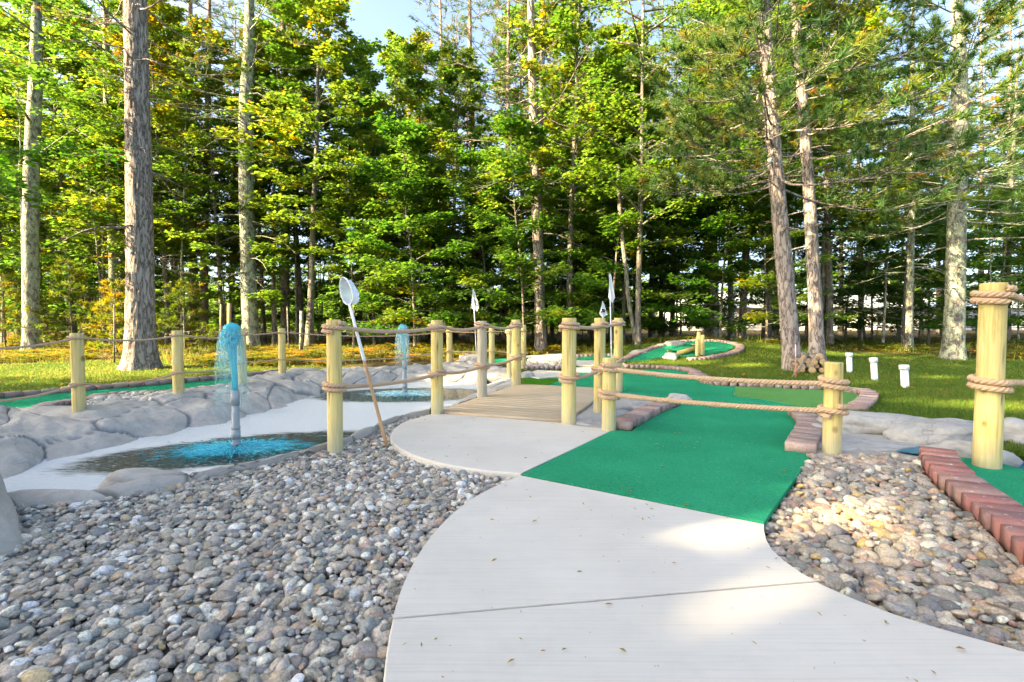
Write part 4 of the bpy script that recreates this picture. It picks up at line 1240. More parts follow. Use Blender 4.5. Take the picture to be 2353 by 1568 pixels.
def fountain(label, px, yb, yn, yt, pr, mat, seed, wide, white=False):
    rg = np.random.default_rng(seed)
    b = G(px, yb, ZW); dep = b[1]
    zn, zt = D(px, yn, dep)[2], D(px, yt, dep)[2]
    root = thing('fountain', label, 'fountain', tuple(b))
    hn = zn - b[2]; H = zt - zn
    part('pipe', MB().add(*lathe(b + np.array([0, 0, -.12]), [(pr, 0), (pr, hn * .62 + .12), (pr * .9, hn * .63 + .12), (pr * .9, hn * .95 + .12), (pr * .6, hn * .95 + .12)], 20)), MAT['pipe'], root)
    for z0, z1, k in ((.06, .10, 1.22), (.16, .30, 1.16), (.34, .37, 1.15), (.74, 1.0, 1.08)):
        part('coupling', MB().add(*lathe(b, [(pr * k * .8, hn * z0), (pr * k, hn * z0), (pr * k, hn * z1), (pr * k * .6, hn * z1)], 20)), MAT['pipe'], root)
    c = np.array([b[0], b[1], zn])
    core = MB()
    for k in range(7):
        t = np.linspace(0, 1, 14)
        a = rg.uniform(0, 6.28); rr = rg.uniform(0, .3)
        sp = (.010 + .030 * t ** 2.2 * wide / .1) * (k > 0)
        P = np.stack([c[0] + np.cos(a + t * 2) * sp - .045 * t ** 2 * 1.0, c[1] + np.sin(a + t * 2) * sp, c[2] + H * t * (1 if k == 0 else rg.uniform(.75, 1.02))], -1)
        core.add(*tube(P, np.interp(t, [0, .5, .85, 1], [.022, .022, .034, .006]) * (1 if k == 0 else .5) * wide / .1, 8, True), dens=.95)
    part('jet', core, mat, root)
    head = MB()
    prof = [(.001, 1.0), (.30, .985), (.50, .955), (.58, .91), (.52, .86), (.40, .80), (.26, .72), (.17, .60), (.13, .45)]
    V, _, F = lathe(c + np.array([-.02, 0, 0]), [(r_ * wide, z_ * H) for r_, z_ in prof], 36)
    a_ = np.tile(np.arange(36) / 36 * 2 * math.pi, len(prof))
    V = V + np.stack([np.cos(a_), np.sin(a_), .4 * np.sin(a_ * 7)], -1) * (wide * .05 * np.sin(a_ * 5 + seed))[:, None]
    head.add(V, None, F, dens=np.repeat([.9, .9, .9, .8, .65, .55, .5, .45, .3], 36))
    for k in range(60):                       # the crown where the jet turns over
        a = rg.uniform(0, 6.28); q = rg.random() ** .6
        p = c + np.array([math.cos(a) * wide * .62 * q - .045, math.sin(a) * wide * .62 * q, H * (1.0 - .20 * q * q - .16 * rg.random())])
        V, F = ico(1)
        head.add(V * np.array([.018, .018, .026]) * rg.uniform(.5, 1.25) * wide / .1 + p, F, None, dens=rg.uniform(.55, .95))
    part('jet_crown', head, mat, root)
    veil = MB()                               # sheets of falling water round the jet
    for q, (kr, z1, dn) in enumerate(((.60, .05, .62), (.84, -.35, .52), (1.0, -.72, .40))):
        prof, dens = [], []
        for t in np.linspace(0, 1, 16):
            z = H * (.99 - .03 * q) + (z1 * hn - H * .96) * t ** 1.5
            prof.append((wide * kr * (.22 + .78 * min(1, (t * 2.2)) ** .5) * (1 + .10 * t), z)); dens.append(dn * (1 - t ** 2.2) * min(1, .35 + t * 3))
        V, _, F = lathe(c + np.array([-.03, 0, 0]), prof, 40)
        ang = np.tile(np.arange(40) / 40 * 2 * math.pi, 16)
        V = V + np.stack([np.cos(ang), np.sin(ang), 0 * ang], -1) * (wide * .10 * np.sin(ang * 3 + q * 2 + seed))[:, None]
        veil.add(V, None, F, dens=np.repeat(dens, 40) * (.65 + .5 * np.sin(ang * 2 + q + seed)))
    for k in range(150):
        a = rg.uniform(0, 6.28); R_ = wide * (.35 + .85 * rg.random())
        t0 = rg.uniform(0, .6); t = np.linspace(t0, t0 + rg.uniform(.15, .5), 7)
        rad = .25 * wide + R_ * np.sqrt(np.clip(t, 0, 1.2)) * .8
        z = np.maximum(c[2] + H * (.97 - .95 * t ** 1.8) - np.clip(t - .8, 0, 1) * hn, ZW + .005)
        P = np.stack([c[0] - .035 + np.cos(a) * rad, c[1] + np.sin(a) * rad, z], -1)
        veil.add(*tube(P, np.sin(np.linspace(.15, 2.9, 7)) * rg.uniform(.003, .008) * wide / .1, 5), dens=rg.uniform(.06, .28))
    part('spray', veil, MAT['veil2'] if white else MAT['veil'], root)
    sp = MB()
    for k in range(1500):                     # churned water thrown outward round the foot
        a = rg.uniform(0, 6.28); d0 = abs(rg.normal(0, .26)) * wide / .1 * .62 + .03; l = rg.uniform(.03, .11); hz = rg.uniform(.004, .045) * max(.15, 1 - d0 / .5)
        t = np.linspace(0, 1, 4)
        P = np.stack([b[0] + np.cos(a) * (d0 + l * t) * 1.3, b[1] + np.sin(a) * (d0 + l * t) * .9, ZW + .004 + hz * np.sin(t * 2.6 + .2)], -1)
        sp.add(*tube(P, np.array([.002, .005, .004, .001]) * rg.uniform(.6, 1.5), 4), dens=rg.uniform(.25, .85) * (1 - .5 * min(1, d0 / .6)))
    tag(part('splash', sp, MAT['splash2'] if white else MAT['splash'], root), kind='stuff')
    return root
MAT['veil'] = m_jet('falling_water', (.22, .70, .76), .0, 1.1)
MAT['veil2'] = m_jet('pale_falling_water', (.55, .80, .83), .0, 1.1)
MAT['splash'] = m_jet('dyed_splash', (.02, .68, .80), .6, 1.2)
MAT['splash2'] = m_jet('pale_splash', (.62, .88, .90), .6, 1.2)
fountain('nearer fountain with bright blue jet above a grey pipe', 543, 1030, 897, 742, .038, MAT['jet'], 4, .138)
fountain('smaller far fountain with pale blue spray by the bridge', 930, 905, 828, 746, .040, MAT['jet2'], 14, .135, True)

# ---------------------------------------------------------------- white vent pipes on the lawn
for lab, px, yt, yb, w, lx in (('white capped vent pipe farthest from the tall post', 1951, 811, 857, 14, 1.0), ('white capped vent pipe standing in the middle of the three', 2007, 822, 875, 16, 3), ('largest white capped vent pipe nearest the tall rope post', 2077, 839, 892, 20, 3)):
    bq = GH(px + lx, yb); tq = D(px, yt, bq[1]); r = w / 2 / PF * bq[1] / math.hypot(1, bq[0] / bq[1])
    v = thing('vent_pipe', lab, 'pipe', tuple(bq), 'white vent pipes on the lawn')
    ax = tq - bq; L_ = np.linalg.norm(ax)
    part('pipe', MB().add(*lathe(bq, [(r, -.1), (r, L_ * .86), (r * .5, L_ * .87)], 20, ax)), MAT['pvc'], v)
    part('cap', MB().add(*lathe(bq, [(r, L_ * .80), (r * 1.28, L_ * .80), (r * 1.3, L_ * .94), (r * 1.15, L_), (.001, L_)], 20, ax)), MAT['pvc'], v)

# ---------------------------------------------------------------- firewood heap, stakes
fw = GH(1868, 858)
WR = np.random.default_rng(31)
logs = []
for row, cnt in enumerate((6, 5, 5, 3)):
    for k in range(cnt):
        logs.append((row, k, cnt))
kinds = ['split', 'round', 'thin', 'thick']
rows = ['bottom row', 'second row', 'third row', 'top row']
for row, k, cnt in logs:
    r = WR.uniform(.045, .075); L_ = WR.uniform(.35, .5)
    c = fw + np.array([(k - cnt / 2 + .5) * .135 + WR.normal(0, .015), .12 + WR.normal(0, .03), .06 + row * .105])
    yaw = WR.normal(0, .25) + .25
    d_ = np.array([math.sin(yaw), math.cos(yaw), WR.normal(0, .08)])
    o = thing('log', f'firewood log {["at the left end", "left of the middle", "in the middle", "right of the middle", "at the right end", "at the far right end"][min(5, int(k * 5 / max(1, cnt - 1)))]} of the {rows[row]} in the heap', 'log', tuple(c), 'logs in the firewood heap between the twin pines')
    P = np.array([c - d_ * L_ / 2, c - d_ * L_ / 4, c + d_ * L_ / 4, c + d_ * L_ / 2])
    V, f3, f4 = tube(P, r * WR.uniform(.9, 1.1, 4), 9)
    part('bark', MB().add(V, None, f4), MAT['deadwood'], o)
    for e, s in ((P[0], 0), (P[-1], 27)):
        rim = V[s:s + 9]; m = MB().add(np.concatenate([[e - d_ * .004 * (1 if s == 0 else -1)], rim]), np.array([(0, 1 + q, 1 + (q + 1) % 9) for q in range(9)]))
        part('cut_face', m, MAT['cutwood'], o)
s0, s1 = GH(1822, 868), D(1858, 812, fw[1] - .2)
o = link('branch', MB().add(*tube(np.array([s0, (s0 + s1) / 2 + np.array([.02, 0, .02]), s1]), [.035, .03, .022], 9, True)).mesh('branch', MAT['deadwood'], s0), None, tuple(s0))
tag(o, 'long bare stick leaning across the firewood heap', 'branch')
so = thing('survey_stake', 'thin stake painted orange and pale pink against the leaning pine', 'stake', tuple(GH(1829, 871)))
sb = np.array(so.location); stp = D(1828, 792, sb[1])
part('painted_foot', MB().add(*tube(np.array([sb, sb + (stp - sb) * .52]), .012, 8, True)), MAT['orange'], so)
part('painted_top', MB().add(*tube(np.array([sb + (stp - sb) * .52, stp]), .012, 8, True)), MAT['pink'], so)
for lab, px, yb, yt, w, dd, mt in (('thin grey metal stake left of the big pine', 263, 835, 700, 3.5, 13.5, 'bark_grey'), ('leaning grey wooden stake behind the nearer fountain', 527, 790, 697, 9, 17.0, 'cutwood'), ('grey wooden stake with wire right of the lichen tree', 693, 795, 715, 9, 17.5, 'bark_lichen'), ('thin dark stake among the ferns beside the wooden one', 660, 800, 705, 3.5, 17.0, 'bark_grey'), ('thin pale stake close behind the blue jet', 508, 792, 700, 4, 16.5, 'cutwood')):
    t_ = D(px, yt, dd); b_ = np.array([t_[0] + WR.normal(0, .05), dd, float(gh(t_[0], dd)) - .1])
    o = link('stake', MB().add(*tube(np.array([b_, (b_ + t_) / 2, t_]), w / 2 / PF * dd, 8, True)).mesh('stake', MAT[mt], b_), None, tuple(b_))
    tag(o, lab, 'stake')

# ---------------------------------------------------------------- long pale building beyond the trees on the right
def m_siding():
    n = NT('pale_siding'); p = n.pos()
    z = n.n('SeparateXYZ', {0: p}).outputs[2]
    f = n.noise(p, 5, 4, .6)
    c = n.mix(f, (.58, .60, .63), (.70, .71, .72))
    return n.pbr(c, .6, None, .3)
MAT['siding'] = m_siding()
MAT['roofing'] = m_plain('pale_metal_roof', (.50, .56, .60), .5, .4, 3, .2)
bq = D(1560, 775, 46.0); b_l = bq[0]; b_r = D(2900, 775, 46.0)[0]
zb = 0.15; zt_ = D(2000, 706, 46.0)[2]; zr = D(2000, 672, 49.0)[2]
bld = thing('building', 'long low pale building seen between trunks on the right', 'building', ((b_l + b_r) / 2, 48, zb))
nb_ = 11
for k in range(nb_):                       # lap boards
    z0, z1 = zb + (zt_ - zb) * k / nb_, zb + (zt_ - zb) * (k + 1) / nb_
    V = [(x, y, z) for x in (b_l, b_r) for y, z in ((46.0 - .03, z0), (46.0, z1), (46.12, z1), (46.12, z0))]
    part('board', MB().add(np.array(V), None, [(0, 4, 5, 1), (1, 5, 6, 2), (2, 6, 7, 3), (3, 7, 4, 0), (0, 1, 2, 3), (7, 6, 5, 4)]), MAT['siding'], bld, smooth=False)
V = [(b_l - .3, 45.6, zt_ - .02), (b_r + .3, 45.6, zt_ - .02), (b_r + .3, 49, zr), (b_l - .3, 49, zr), (b_r + .3, 54, zt_), (b_l - .3, 54, zt_)]
V = V + [(x, y, z - .12) for x, y, z in V]
part('roof', MB().add(np.array(V), None, [(0, 1, 2, 3), (3, 2, 4, 5), (6, 9, 8, 7), (9, 11, 10, 8), (0, 6, 7, 1), (4, 10, 11, 5)]), MAT['roofing'], bld, smooth=False)
part('wall', beam((b_l, 53.5, zb + 1.2), (b_r, 53.5, zb + 1.2), .2, 2.4), MAT['siding'], bld, smooth=False)
for x in (b_l, b_r):
    part('wall', beam((x, 46.1, zb + 1.2), (x, 53.6, zb + 1.2), .2, 2.4), MAT['siding'], bld, smooth=False)
# ---------------------------------------------------------------- vegetation builders
def leaves_mb(mb, C, Hd, Nn, size, tone, rng, wid=.42):
    """Many folded leaves: centre C, heading Hd, normal Nn, each a kite of two faces."""
    B = np.cross(Nn, Hd); B /= np.maximum(np.linalg.norm(B, axis=1, keepdims=True), 1e-6)
    s = size[:, None]
    up = np.cross(Hd, B) * .10 * s
    V = np.stack([C - Hd * s * .5, C + B * s * wid + up, C + Hd * s * .55, C - B * s * wid + up], 1).reshape(-1, 3)
    n = len(C)
    F = np.arange(n)[:, None] * 4 + np.array([0, 1, 2, 3])[None]
    mb.add(V, None, F, tone=np.repeat(tone, 4))

def unit(v):
    return v / np.maximum(np.linalg.norm(v, axis=-1, keepdims=True), 1e-9)

def spray(mb, P0, dirv, length, n, leaf, rng, tone, flat=.30, lat=.20):
    """Flat spray of leaves along a twig."""
    t = rng.random(n) ** .8
    d = unit(np.asarray(dirv, float))
    sd_ = np.cross(d, (0, 0, 1)); sd_ /= max(np.linalg.norm(sd_), 1e-6)
    lt = rng.normal(0, lat, n) * (1.15 - .6 * t)
    C = P0 + d * (t * length)[:, None] + sd_ * lt[:, None]
    C[:, 2] += rng.normal(0, .05, n) - .25 * np.abs(lt) - .12 * t * length
    Nn = unit(np.array([0, 0, 1.0]) + rng.normal(0, flat, (n, 3)))
    Hd = d + sd_ * np.sign(lt)[:, None] * .9 + rng.normal(0, .35, (n, 3))
    Hd = unit(Hd - Nn * np.sum(Hd * Nn, 1, keepdims=True))
    leaves_mb(mb, C, Hd, Nn, leaf * rng.uniform(.7, 1.25, n), np.clip(tone + rng.normal(0, .12, n), 0, 1), rng)

def needles(mb, C, Dr, n, ln, wd, rng, tone, spread=1.1):
    """Brushes of needles: for each centre C with direction Dr, n thin blades fanned about it."""
    m = len(C)
    q = rng.normal(0, 1, (m, n, 3))
    dv = unit(unit(q) * spread + Dr[:, None, :])
    off = Dr[:, None, :] * rng.uniform(-.6, .25, (m, n, 1)) * ln
    A = C[:, None, :] + off
    L = ln * rng.uniform(.7, 1.15, (m, n, 1))
    sd_ = unit(np.cross(dv, rng.normal(0, 1, (m, n, 3)))) * wd
    V = np.stack([A - sd_, A + sd_, A + dv * L], 2).reshape(-1, 3)
    k = m * n
    F = np.arange(k)[:, None] * 3 + np.array([0, 1, 2])[None]
    mb.add(V, F, None, tone=np.clip(np.repeat(np.repeat(tone, n) + rng.normal(0, .07, k), 3), 0, 1))

def trunk_line(h, lean, wob, rng, n=12):
    t = np.linspace(0, 1, n)
    return np.stack([lean[0] * t * h + np.cumsum(rng.normal(0, wob, n)) * t, lean[1] * t * h + np.cumsum(rng.normal(0, wob, n)) * t, t * h], -1)

def maple(seed, h, r, lo, spread, nl, leaf=.12, tone=.42, nleaf=30, ntw=9, forked=False):
    rng = np.random.default_rng(seed)
    wood, crown = MB(), MB()
    P = trunk_line(h, rng.normal(0, .02, 2), .06, rng)
    t = np.linspace(0, 1, len(P))
    wood.add(*tube(P, r * (1 - .88 * t) * (1 + .4 * np.exp(-t * h / .3)), 9))
    for k in range(nl):
        u = lo + (.98 - lo) * (k + rng.random()) / nl
        q = np.array([np.interp(u, t, P[:, c]) for c in range(3)])
        az = k * 2.39996 + rng.normal(0, .5)
        v = (u - lo) / (1 - lo)
        L = spread * (1.0 - .72 * v ** 1.4) * rng.uniform(.55, 1.15)
        el = R(8 + 38 * v + rng.normal(0, 9))
        s = np.linspace(0, 1, 6)
        d = np.array([math.cos(az), math.sin(az)])
        B = np.stack([q[0] + d[0] * L * s * math.cos(el), q[1] + d[1] * L * s * math.cos(el), q[2] + L * s * math.sin(el) - .10 * L * s ** 2], -1)
        B[1:] += rng.normal(0, .04, (5, 3))
        wood.add(*tube(B, np.linspace(max(.012, r * .30 * (1 - .6 * v)), .005, 6), 5))
        tn = tone + rng.normal(0, .12) + .10 * v
        for w in range(ntw):
            f = .28 + .72 * (w + rng.random()) / ntw
            p = np.array([np.interp(f, s, B[:, c]) for c in range(3)])
            a2 = az + rng.choice([-1, 1]) * rng.uniform(.2, 1.2) * (f < .93)
            dv = np.array([math.cos(a2), math.sin(a2), rng.normal(.05, .15)])
            ln_ = rng.uniform(.45, 1.0) * (.6 + .08 * L)
            if w % 2 == 0: wood.add(*tube(np.array([p, p + dv * ln_ * .5, p + dv * ln_ - np.array([0, 0, .1 * ln_])]), [.007, .005, .003], 3))
            spray(crown, p, dv, ln_, nleaf, leaf, rng, tn + rng.normal(0, .07))
    return wood, crown

def dead_branches(wood, P, z0, z1, per_m, L, rng, side=None):
    zz = P[:, 2]
    n = int((z1 - z0) * per_m)
    for k in range(n):
        z = rng.uniform(z0, z1)
        q = np.array([np.interp(z, zz, P[:, c]) for c in range(3)])
        az = rng.uniform(0, 6.28) if side is None else side + rng.normal(0, .5)
        l = L * rng.uniform(.3, 1.1)
        s = np.linspace(0, 1, 7)
        B = q + np.stack([np.cos(az) * l * s, np.sin(az) * l * s, l * (.18 * s - .5 * s ** 2) * rng.uniform(.3, 1.2)], -1)
        B[1:] += np.cumsum(rng.normal(0, .03 * l, (6, 3)), 0) * .5
        wood.add(*tube(B, np.linspace(.016 + .006 * l, .004, 7), 4))
        for w in range(int(2 + l * 2.5)):
            f = rng.uniform(.25, .95); p = np.array([np.interp(f, s, B[:, c]) for c in range(3)])
            a2 = az + rng.choice([-1, 1]) * rng.uniform(.4, 1.2); l2 = l * rng.uniform(.15, .4)
            e = p + np.array([math.cos(a2) * l2, math.sin(a2) * l2, rng.normal(-.08, .15) * l2])
            wood.add(*tube(np.array([p, (p + e) / 2 + rng.normal(0, .03, 3), e]), [.006, .0045, .0025], 3))

def pine_limbs(wood, crown, P, z0, z1, per_m, L, rng, tone=.45, tuft=22, ln=.16, wd=.0075, droop=.10, nsub=6, bare=.35, prof=.75, az_bias=None, r0=.02, up=.25):
    zz = P[:, 2]
    n = int((z1 - z0) * per_m)
    Cs, Ds, Ts = [], [], []
    for k in range(n):
        z = z0 + (z1 - z0) * (k + rng.random()) / n
        v = (z - z0) / (z1 - z0)
        q = np.array([np.interp(z, zz, P[:, c]) for c in range(3)])
        az = k * 2.39996 + rng.normal(0, .4)
        if az_bias is not None and rng.random() < .55: az = az_bias + rng.normal(0, .6)
        l = L * (1 - prof * v) * rng.uniform(.55, 1.15)
        el = R(-4 + 34 * v + rng.normal(0, 8))
        s = np.linspace(0, 1, 8)
        B = np.stack([q[0] + math.cos(az) * l * s * math.cos(el), q[1] + math.sin(az) * l * s * math.cos(el), q[2] + l * s * math.sin(el) - droop * l * np.sin(s * math.pi * .8) + up * .3 * l * s ** 3], -1)
        B[1:] += np.cumsum(rng.normal(0, .018 * l, (7, 3)), 0) * .6
        wood.add(*tube(B, np.linspace(r0 * (.5 + .25 * l), .006, 8), 5))
        tn = tone + rng.normal(0, .10)
        for w in range(max(3, int(nsub * (.5 + l / max(L, .1) * .7)))):
            f = bare + (1 - bare) * (w + rng.random()) / nsub; f = min(f, 1.0)
            p = np.array([np.interp(f, s, B[:, c]) for c in range(3)])
            a2 = az + rng.choice([-1, 1]) * rng.uniform(.25, 1.0) * (f < .92)
            l2 = l * rng.uniform(.10, .30) + .12
            e = p + np.array([math.cos(a2) * l2, math.sin(a2) * l2, l2 * rng.uniform(-.1, .45)])
            m_ = (p + e) / 2 + np.array([0, 0, -.06 * l2])
            wood.add(*tube(np.array([p, m_, e]), [.009, .007, .005], 4))
            for g, b_ in ((1.0, e), (.6, p + (e - p) * .6)):
                if rng.random() < .85:
                    Cs.append(b_ + rng.normal(0, .03, 3)); Ds.append(unit(e - p + np.array([0, 0, .25 * l2]))); Ts.append(tn + rng.normal(0, .10) + (.25 if rng.random() < .14 else 0))
    if Cs:
        needles(crown, np.array(Cs), np.array(Ds), tuft, ln, wd, rng, np.array(Ts))

def pine(seed, h, r, live, L, per_m=3.0, tone=.45, tuft=16, dead=1.6, dl=1.4, **kw):
    rng = np.random.default_rng(seed)
    wood, crown = MB(), MB()
    P = trunk_line(h, rng.normal(0, .012, 2), .035, rng)
    t = np.linspace(0, 1, len(P))
    wood.add(*tube(P, r * (1 - .85 * t) * (1 + .35 * np.exp(-t * h / .3)), 12))
    dead_branches(wood, P, h * .10, h * live, dead, dl, rng)
    pine_limbs(wood, crown, P, h * live, h * .985, per_m, L, rng, tone, tuft, **kw)
    return wood, crown

# ---------------------------------------------------------------- the trees standing nearest, each from its survey
def near_trunk(pts, sides=20, rings=90, flare=.45, ridge=0.0, seed=1, depth=None, nridge=9):
    """pts: surveyed (x, y, width) up the stem; returns the stem line, wood mesh and depth."""
    b = GH(pts[0][0], pts[0][1])
    Y = depth or b[1]
    Q = np.array([D(x, y, Y) for x, y, _ in pts]); rr = np.array([w / 2 / PF * Y for _, _, w in pts]) / math.hypot(1, b[0] / b[1])
    Q[0, 2] = float(gh(Q[0, 0], Y)) - .15
    top = Q[-1] + (Q[-1] - Q[-2]) / np.linalg.norm(Q[-1] - Q[-2]) * 9.0
    Q = np.concatenate([Q, [top]]); rr = np.append(rr, rr[-1] * .35)
    s = np.concatenate([[0], np.cumsum(np.linalg.norm(np.diff(Q, axis=0), axis=1))])
    t = s[-1] * np.linspace(0, 1, rings) ** 1.3
    Ps = smooth_line(Q, .3); ss = np.concatenate([[0], np.cumsum(np.linalg.norm(np.diff(Ps, axis=0), axis=1))])
    P = np.stack([np.interp(t / s[-1] * ss[-1], ss, Ps[:, c]) for c in range(3)], 1)
    rad = np.interp(t, s, rr)
    V, _, F = tube(P, 1.0, sides)
    V = V.reshape(rings, sides, 3)
    dirs = V - P[:, None]
    a = np.arange(sides) / sides * 2 * math.pi
    hgt = P[:, 2] - P[0, 2]
    root = 1 + flare * np.exp(-hgt / .28)[:, None] * (1 + .45 * np.sin(a * 5 + seed) + .2 * np.sin(a * 9 + seed * 2))[None]
    k = rad[:, None] * root
    if ridge:
        rid = np.array([[mnoise.noise(Vector((math.cos(x) * nridge * .5 + seed, math.sin(x) * nridge * .5, z * 1.6))) + .6 * mnoise.noise(Vector((math.cos(x) * nridge * 1.3, math.sin(x) * nridge * 1.3 + seed, z * 4.2))) for x in a] for z in hgt])
        k = k + ridge * (.5 - np.abs(rid) * 1.7)
    V = P[:, None] + dirs * k[..., None]
    return P, MB().add(V.reshape(-1, 3), None, F), Y

def near_tree(label, cat, pts, bark, seed, crownf=None, name='pine_tree', leaf='needle', group=None, deadf=None, **kw):
    P, wood, Y = near_trunk(pts, seed=seed, **kw)
    o = thing(name, label, cat, (P[0, 0], P[0, 1], P[0, 2] + .15), group)
    rng = np.random.default_rng(seed)
    crown = MB()
    if deadf: deadf(wood, P, rng)
    if crownf: crownf(wood, crown, P, rng)
    part('trunk', wood, MAT[bark], o)
    if crown.n: part('crown', crown, MAT[leaf], o, smooth=False)
    return o

def dd(z0, z1, per, L, side=None):
    return lambda w, P, rng: dead_branches(w, P, z0, z1, per, L, rng, side)
def pl(z0, z1, per, L, **kw):
    return lambda w, c, P, rng: pine_limbs(w, c, P, z0, z1, per, L, rng, **kw)
def maplecrown(z0, z1, n, L, leaf=.11, tone=.4):
    def f(w, c, P, rng):
        for k in range(n):
            z = z0 + (z1 - z0) * (k + rng.random()) / n
            q = np.array([np.interp(z, P[:, 2], P[:, m]) for m in range(3)])
            az = k * 2.39996 + rng.normal(0, .4); l = L * rng.uniform(.5, 1.15); el = R(rng.uniform(5, 40))
            s = np.linspace(0, 1, 6)
            B = q + np.stack([math.cos(az) * l * s * math.cos(el), math.sin(az) * l * s * math.cos(el), l * s * math.sin(el) - .1 * l * s ** 2], -1)
            w.add(*tube(B, np.linspace(.045, .006, 6), 5))
            tn = tone + rng.normal(0, .1)
            for u in range(9):
                f_ = .25 + .75 * (u + rng.random()) / 9
                p = np.array([np.interp(f_, s, B[:, m]) for m in range(3)]); a2 = az + rng.choice([-1, 1]) * rng.uniform(.2, 1.2)
                spray(c, p, (math.cos(a2), math.sin(a2), .05), rng.uniform(.5, 1.1), 26, leaf, rng, tn + rng.normal(0, .08))
    return f
near_tree('huge straight pine trunk with furrowed grey bark left of the nearer fountain', 'pine tree', [(324, 848, 84), (323, 780, 72), (322, 640, 66), (320, 450, 62), (316, 250, 57), (312, 60, 54), (311, 0, 53)], 'bark_pine', 3,
    pl(7.4, 17, 5, 3.6, tone=.5), sides=64, rings=260, flare=.42, ridge=.028, deadf=dd(2.2, 9, 2.6, 1.5))
near_tree('lichen spotted tree with a forked top at the far left', 'tree', [(74, 808, 47), (72, 740, 42), (70, 600, 41), (71, 450, 40), (76, 300, 38), (82, 180, 34), (84, 60, 26), (84, 0, 22)], 'bark_lichen', 5,
    maplecrown(6.5, 17, 26, 3.2, tone=.5), name='maple_tree', leaf='maple', sides=26, rings=120, ridge=.012, deadf=dd(5.5, 9, 1.0, 1.5))
near_tree('lichen spotted trunk rising behind the blue fountain jet', 'pine tree', [(576, 800, 41), (574, 720, 38), (570, 600, 36), (566, 420, 35), (566, 250, 34), (572, 90, 26), (574, 0, 20)], 'bark_lichen', 7,
    pl(8.5, 19, 6, 3.6, tone=.55), sides=26, rings=120, ridge=.012, deadf=dd(2.5, 9.5, 5.0, 2.4))
near_tree('pale slim maple trunk between the forked tree and the huge pine', 'tree', [(262, 742, 25), (262, 640, 24), (257, 520, 23), (250, 330, 21), (245, 150, 17), (243, 0, 14)], 'bark_lichen', 9, maplecrown(5, 17, 30, 3.0, tone=.55), name='maple_tree', leaf='maple', rings=60, depth=19.0)
near_tree('tall straight pine left of the bridge flag pole', 'pine tree', [(1090, 790, 17), (1090, 700, 16), (1087, 500, 15.5), (1084, 300, 14), (1080, 120, 10), (1079, 0, 8)], 'bark_red', 11, pl(8.5, 19, 6, 3.0, tone=.6), rings=70, deadf=dd(4, 9, 3, 1.6))
near_tree('tall pine leaning slightly left in the middle of the photo behind the bridge', 'pine tree', [(1243, 805, 26), (1241, 720, 24), (1236, 560, 23), (1230, 380, 22), (1224, 180, 19), (1219, 0, 15)], 'bark_pine', 13, pl(7.5, 19, 7, 3.4, tone=.6), sides=24, rings=120, ridge=.01, deadf=dd(4, 9, 5, 2.2))
near_tree('reddish thin pine trunk between the two tall middle pines', 'pine tree', [(1160, 772, 13.5), (1161, 640, 13), (1164, 480, 12), (1167, 300, 10), (1168, 120, 7)], 'bark_red', 15, pl(9, 19, 5, 2.8, tone=.6), rings=50, depth=24.0, deadf=dd(4, 10, 3, 1.5))
near_tree('thick leaning red barked pine beside the firewood heap with scarred bark', 'pine tree', [(1822, 852, 44), (1815, 770, 42), (1803, 620, 40), (1790, 480, 37), (1776, 320, 34), (1764, 160, 31), (1753, 0, 29)], 'bark_pine', 17,
    pl(4.2, 13, 7.5, 3.6, tone=.52, tuft=44, ln=.22, wd=.011, az_bias=math.pi, nsub=12, bare=.22, r0=.022), sides=48, rings=200, ridge=.018, deadf=dd(3.0, 7.5, 3.0, 1.5))
near_tree('second leaning pine close behind the thick one with sunlit bark', 'pine tree', [(1878, 826, 36), (1875, 740, 34), (1868, 600, 31), (1858, 430, 28), (1845, 250, 25), (1832, 90, 22), (1826, 0, 20)], 'bark_pine', 19,
    pl(5.2, 15, 7.0, 3.4, tone=.54, tuft=42, ln=.21, wd=.011, nsub=12, bare=.22, r0=.020), sides=30, rings=150, ridge=.014, deadf=dd(2.6, 8, 3, 1.8))
near_tree('stout lichen covered pine left of the tall thick post', 'pine tree', [(2190, 826, 58), (2192, 770, 52), (2196, 620, 48), (2200, 440, 45), (2205, 260, 42), (2203, 100, 34), (2200, 0, 30)], 'bark_lichen', 21,
    pl(4.0, 14, 8, 4.2, tone=.54, tuft=42, ln=.21, wd=.011, nsub=12, bare=.22, r0=.020), sides=30, rings=150, ridge=.014, deadf=dd(1.2, 7, 3, 2.2))
near_tree('slim spotted trunk lit by sun between vent pipes and stout pine', 'tree', [(2089, 806, 19), (2090, 700, 18), (2094, 520, 17), (2096, 340, 15), (2097, 160, 10)], 'bark_lichen', 23, pl(5.5, 14, 5, 3.0, tone=.6, tuft=24), rings=60, deadf=dd(1.5, 6, 3, 1.6))
near_tree('stocky sunlit trunk behind the mound course', 'tree', [(1641, 785, 27), (1640, 720, 25), (1638, 600, 23), (1634, 400, 20), (1630, 200, 15)], 'bark_lichen', 25, maplecrown(3.6, 15, 34, 3.2, tone=.38), name='maple_tree', leaf='maple', rings=60, depth=21.0)
near_tree('slender grey maple with two joined stems behind the right bridge posts', 'tree', [(1466, 792, 14), (1466, 700, 13), (1470, 560, 12), (1474, 380, 10), (1476, 200, 7)], 'bark_grey', 27, maplecrown(3.4, 12, 30, 2.9, tone=.38), name='maple_tree', leaf='maple', rings=50,
    deadf=lambda w, P, rng: w.add(*tube(smooth_line(np.array([D(1462, 790, P[0, 1]), D(1446, 700, P[0, 1]), D(1438, 620, P[0, 1]), D(1426, 500, P[0, 1]), D(1420, 380, P[0, 1])]), .3), .07, 8)))
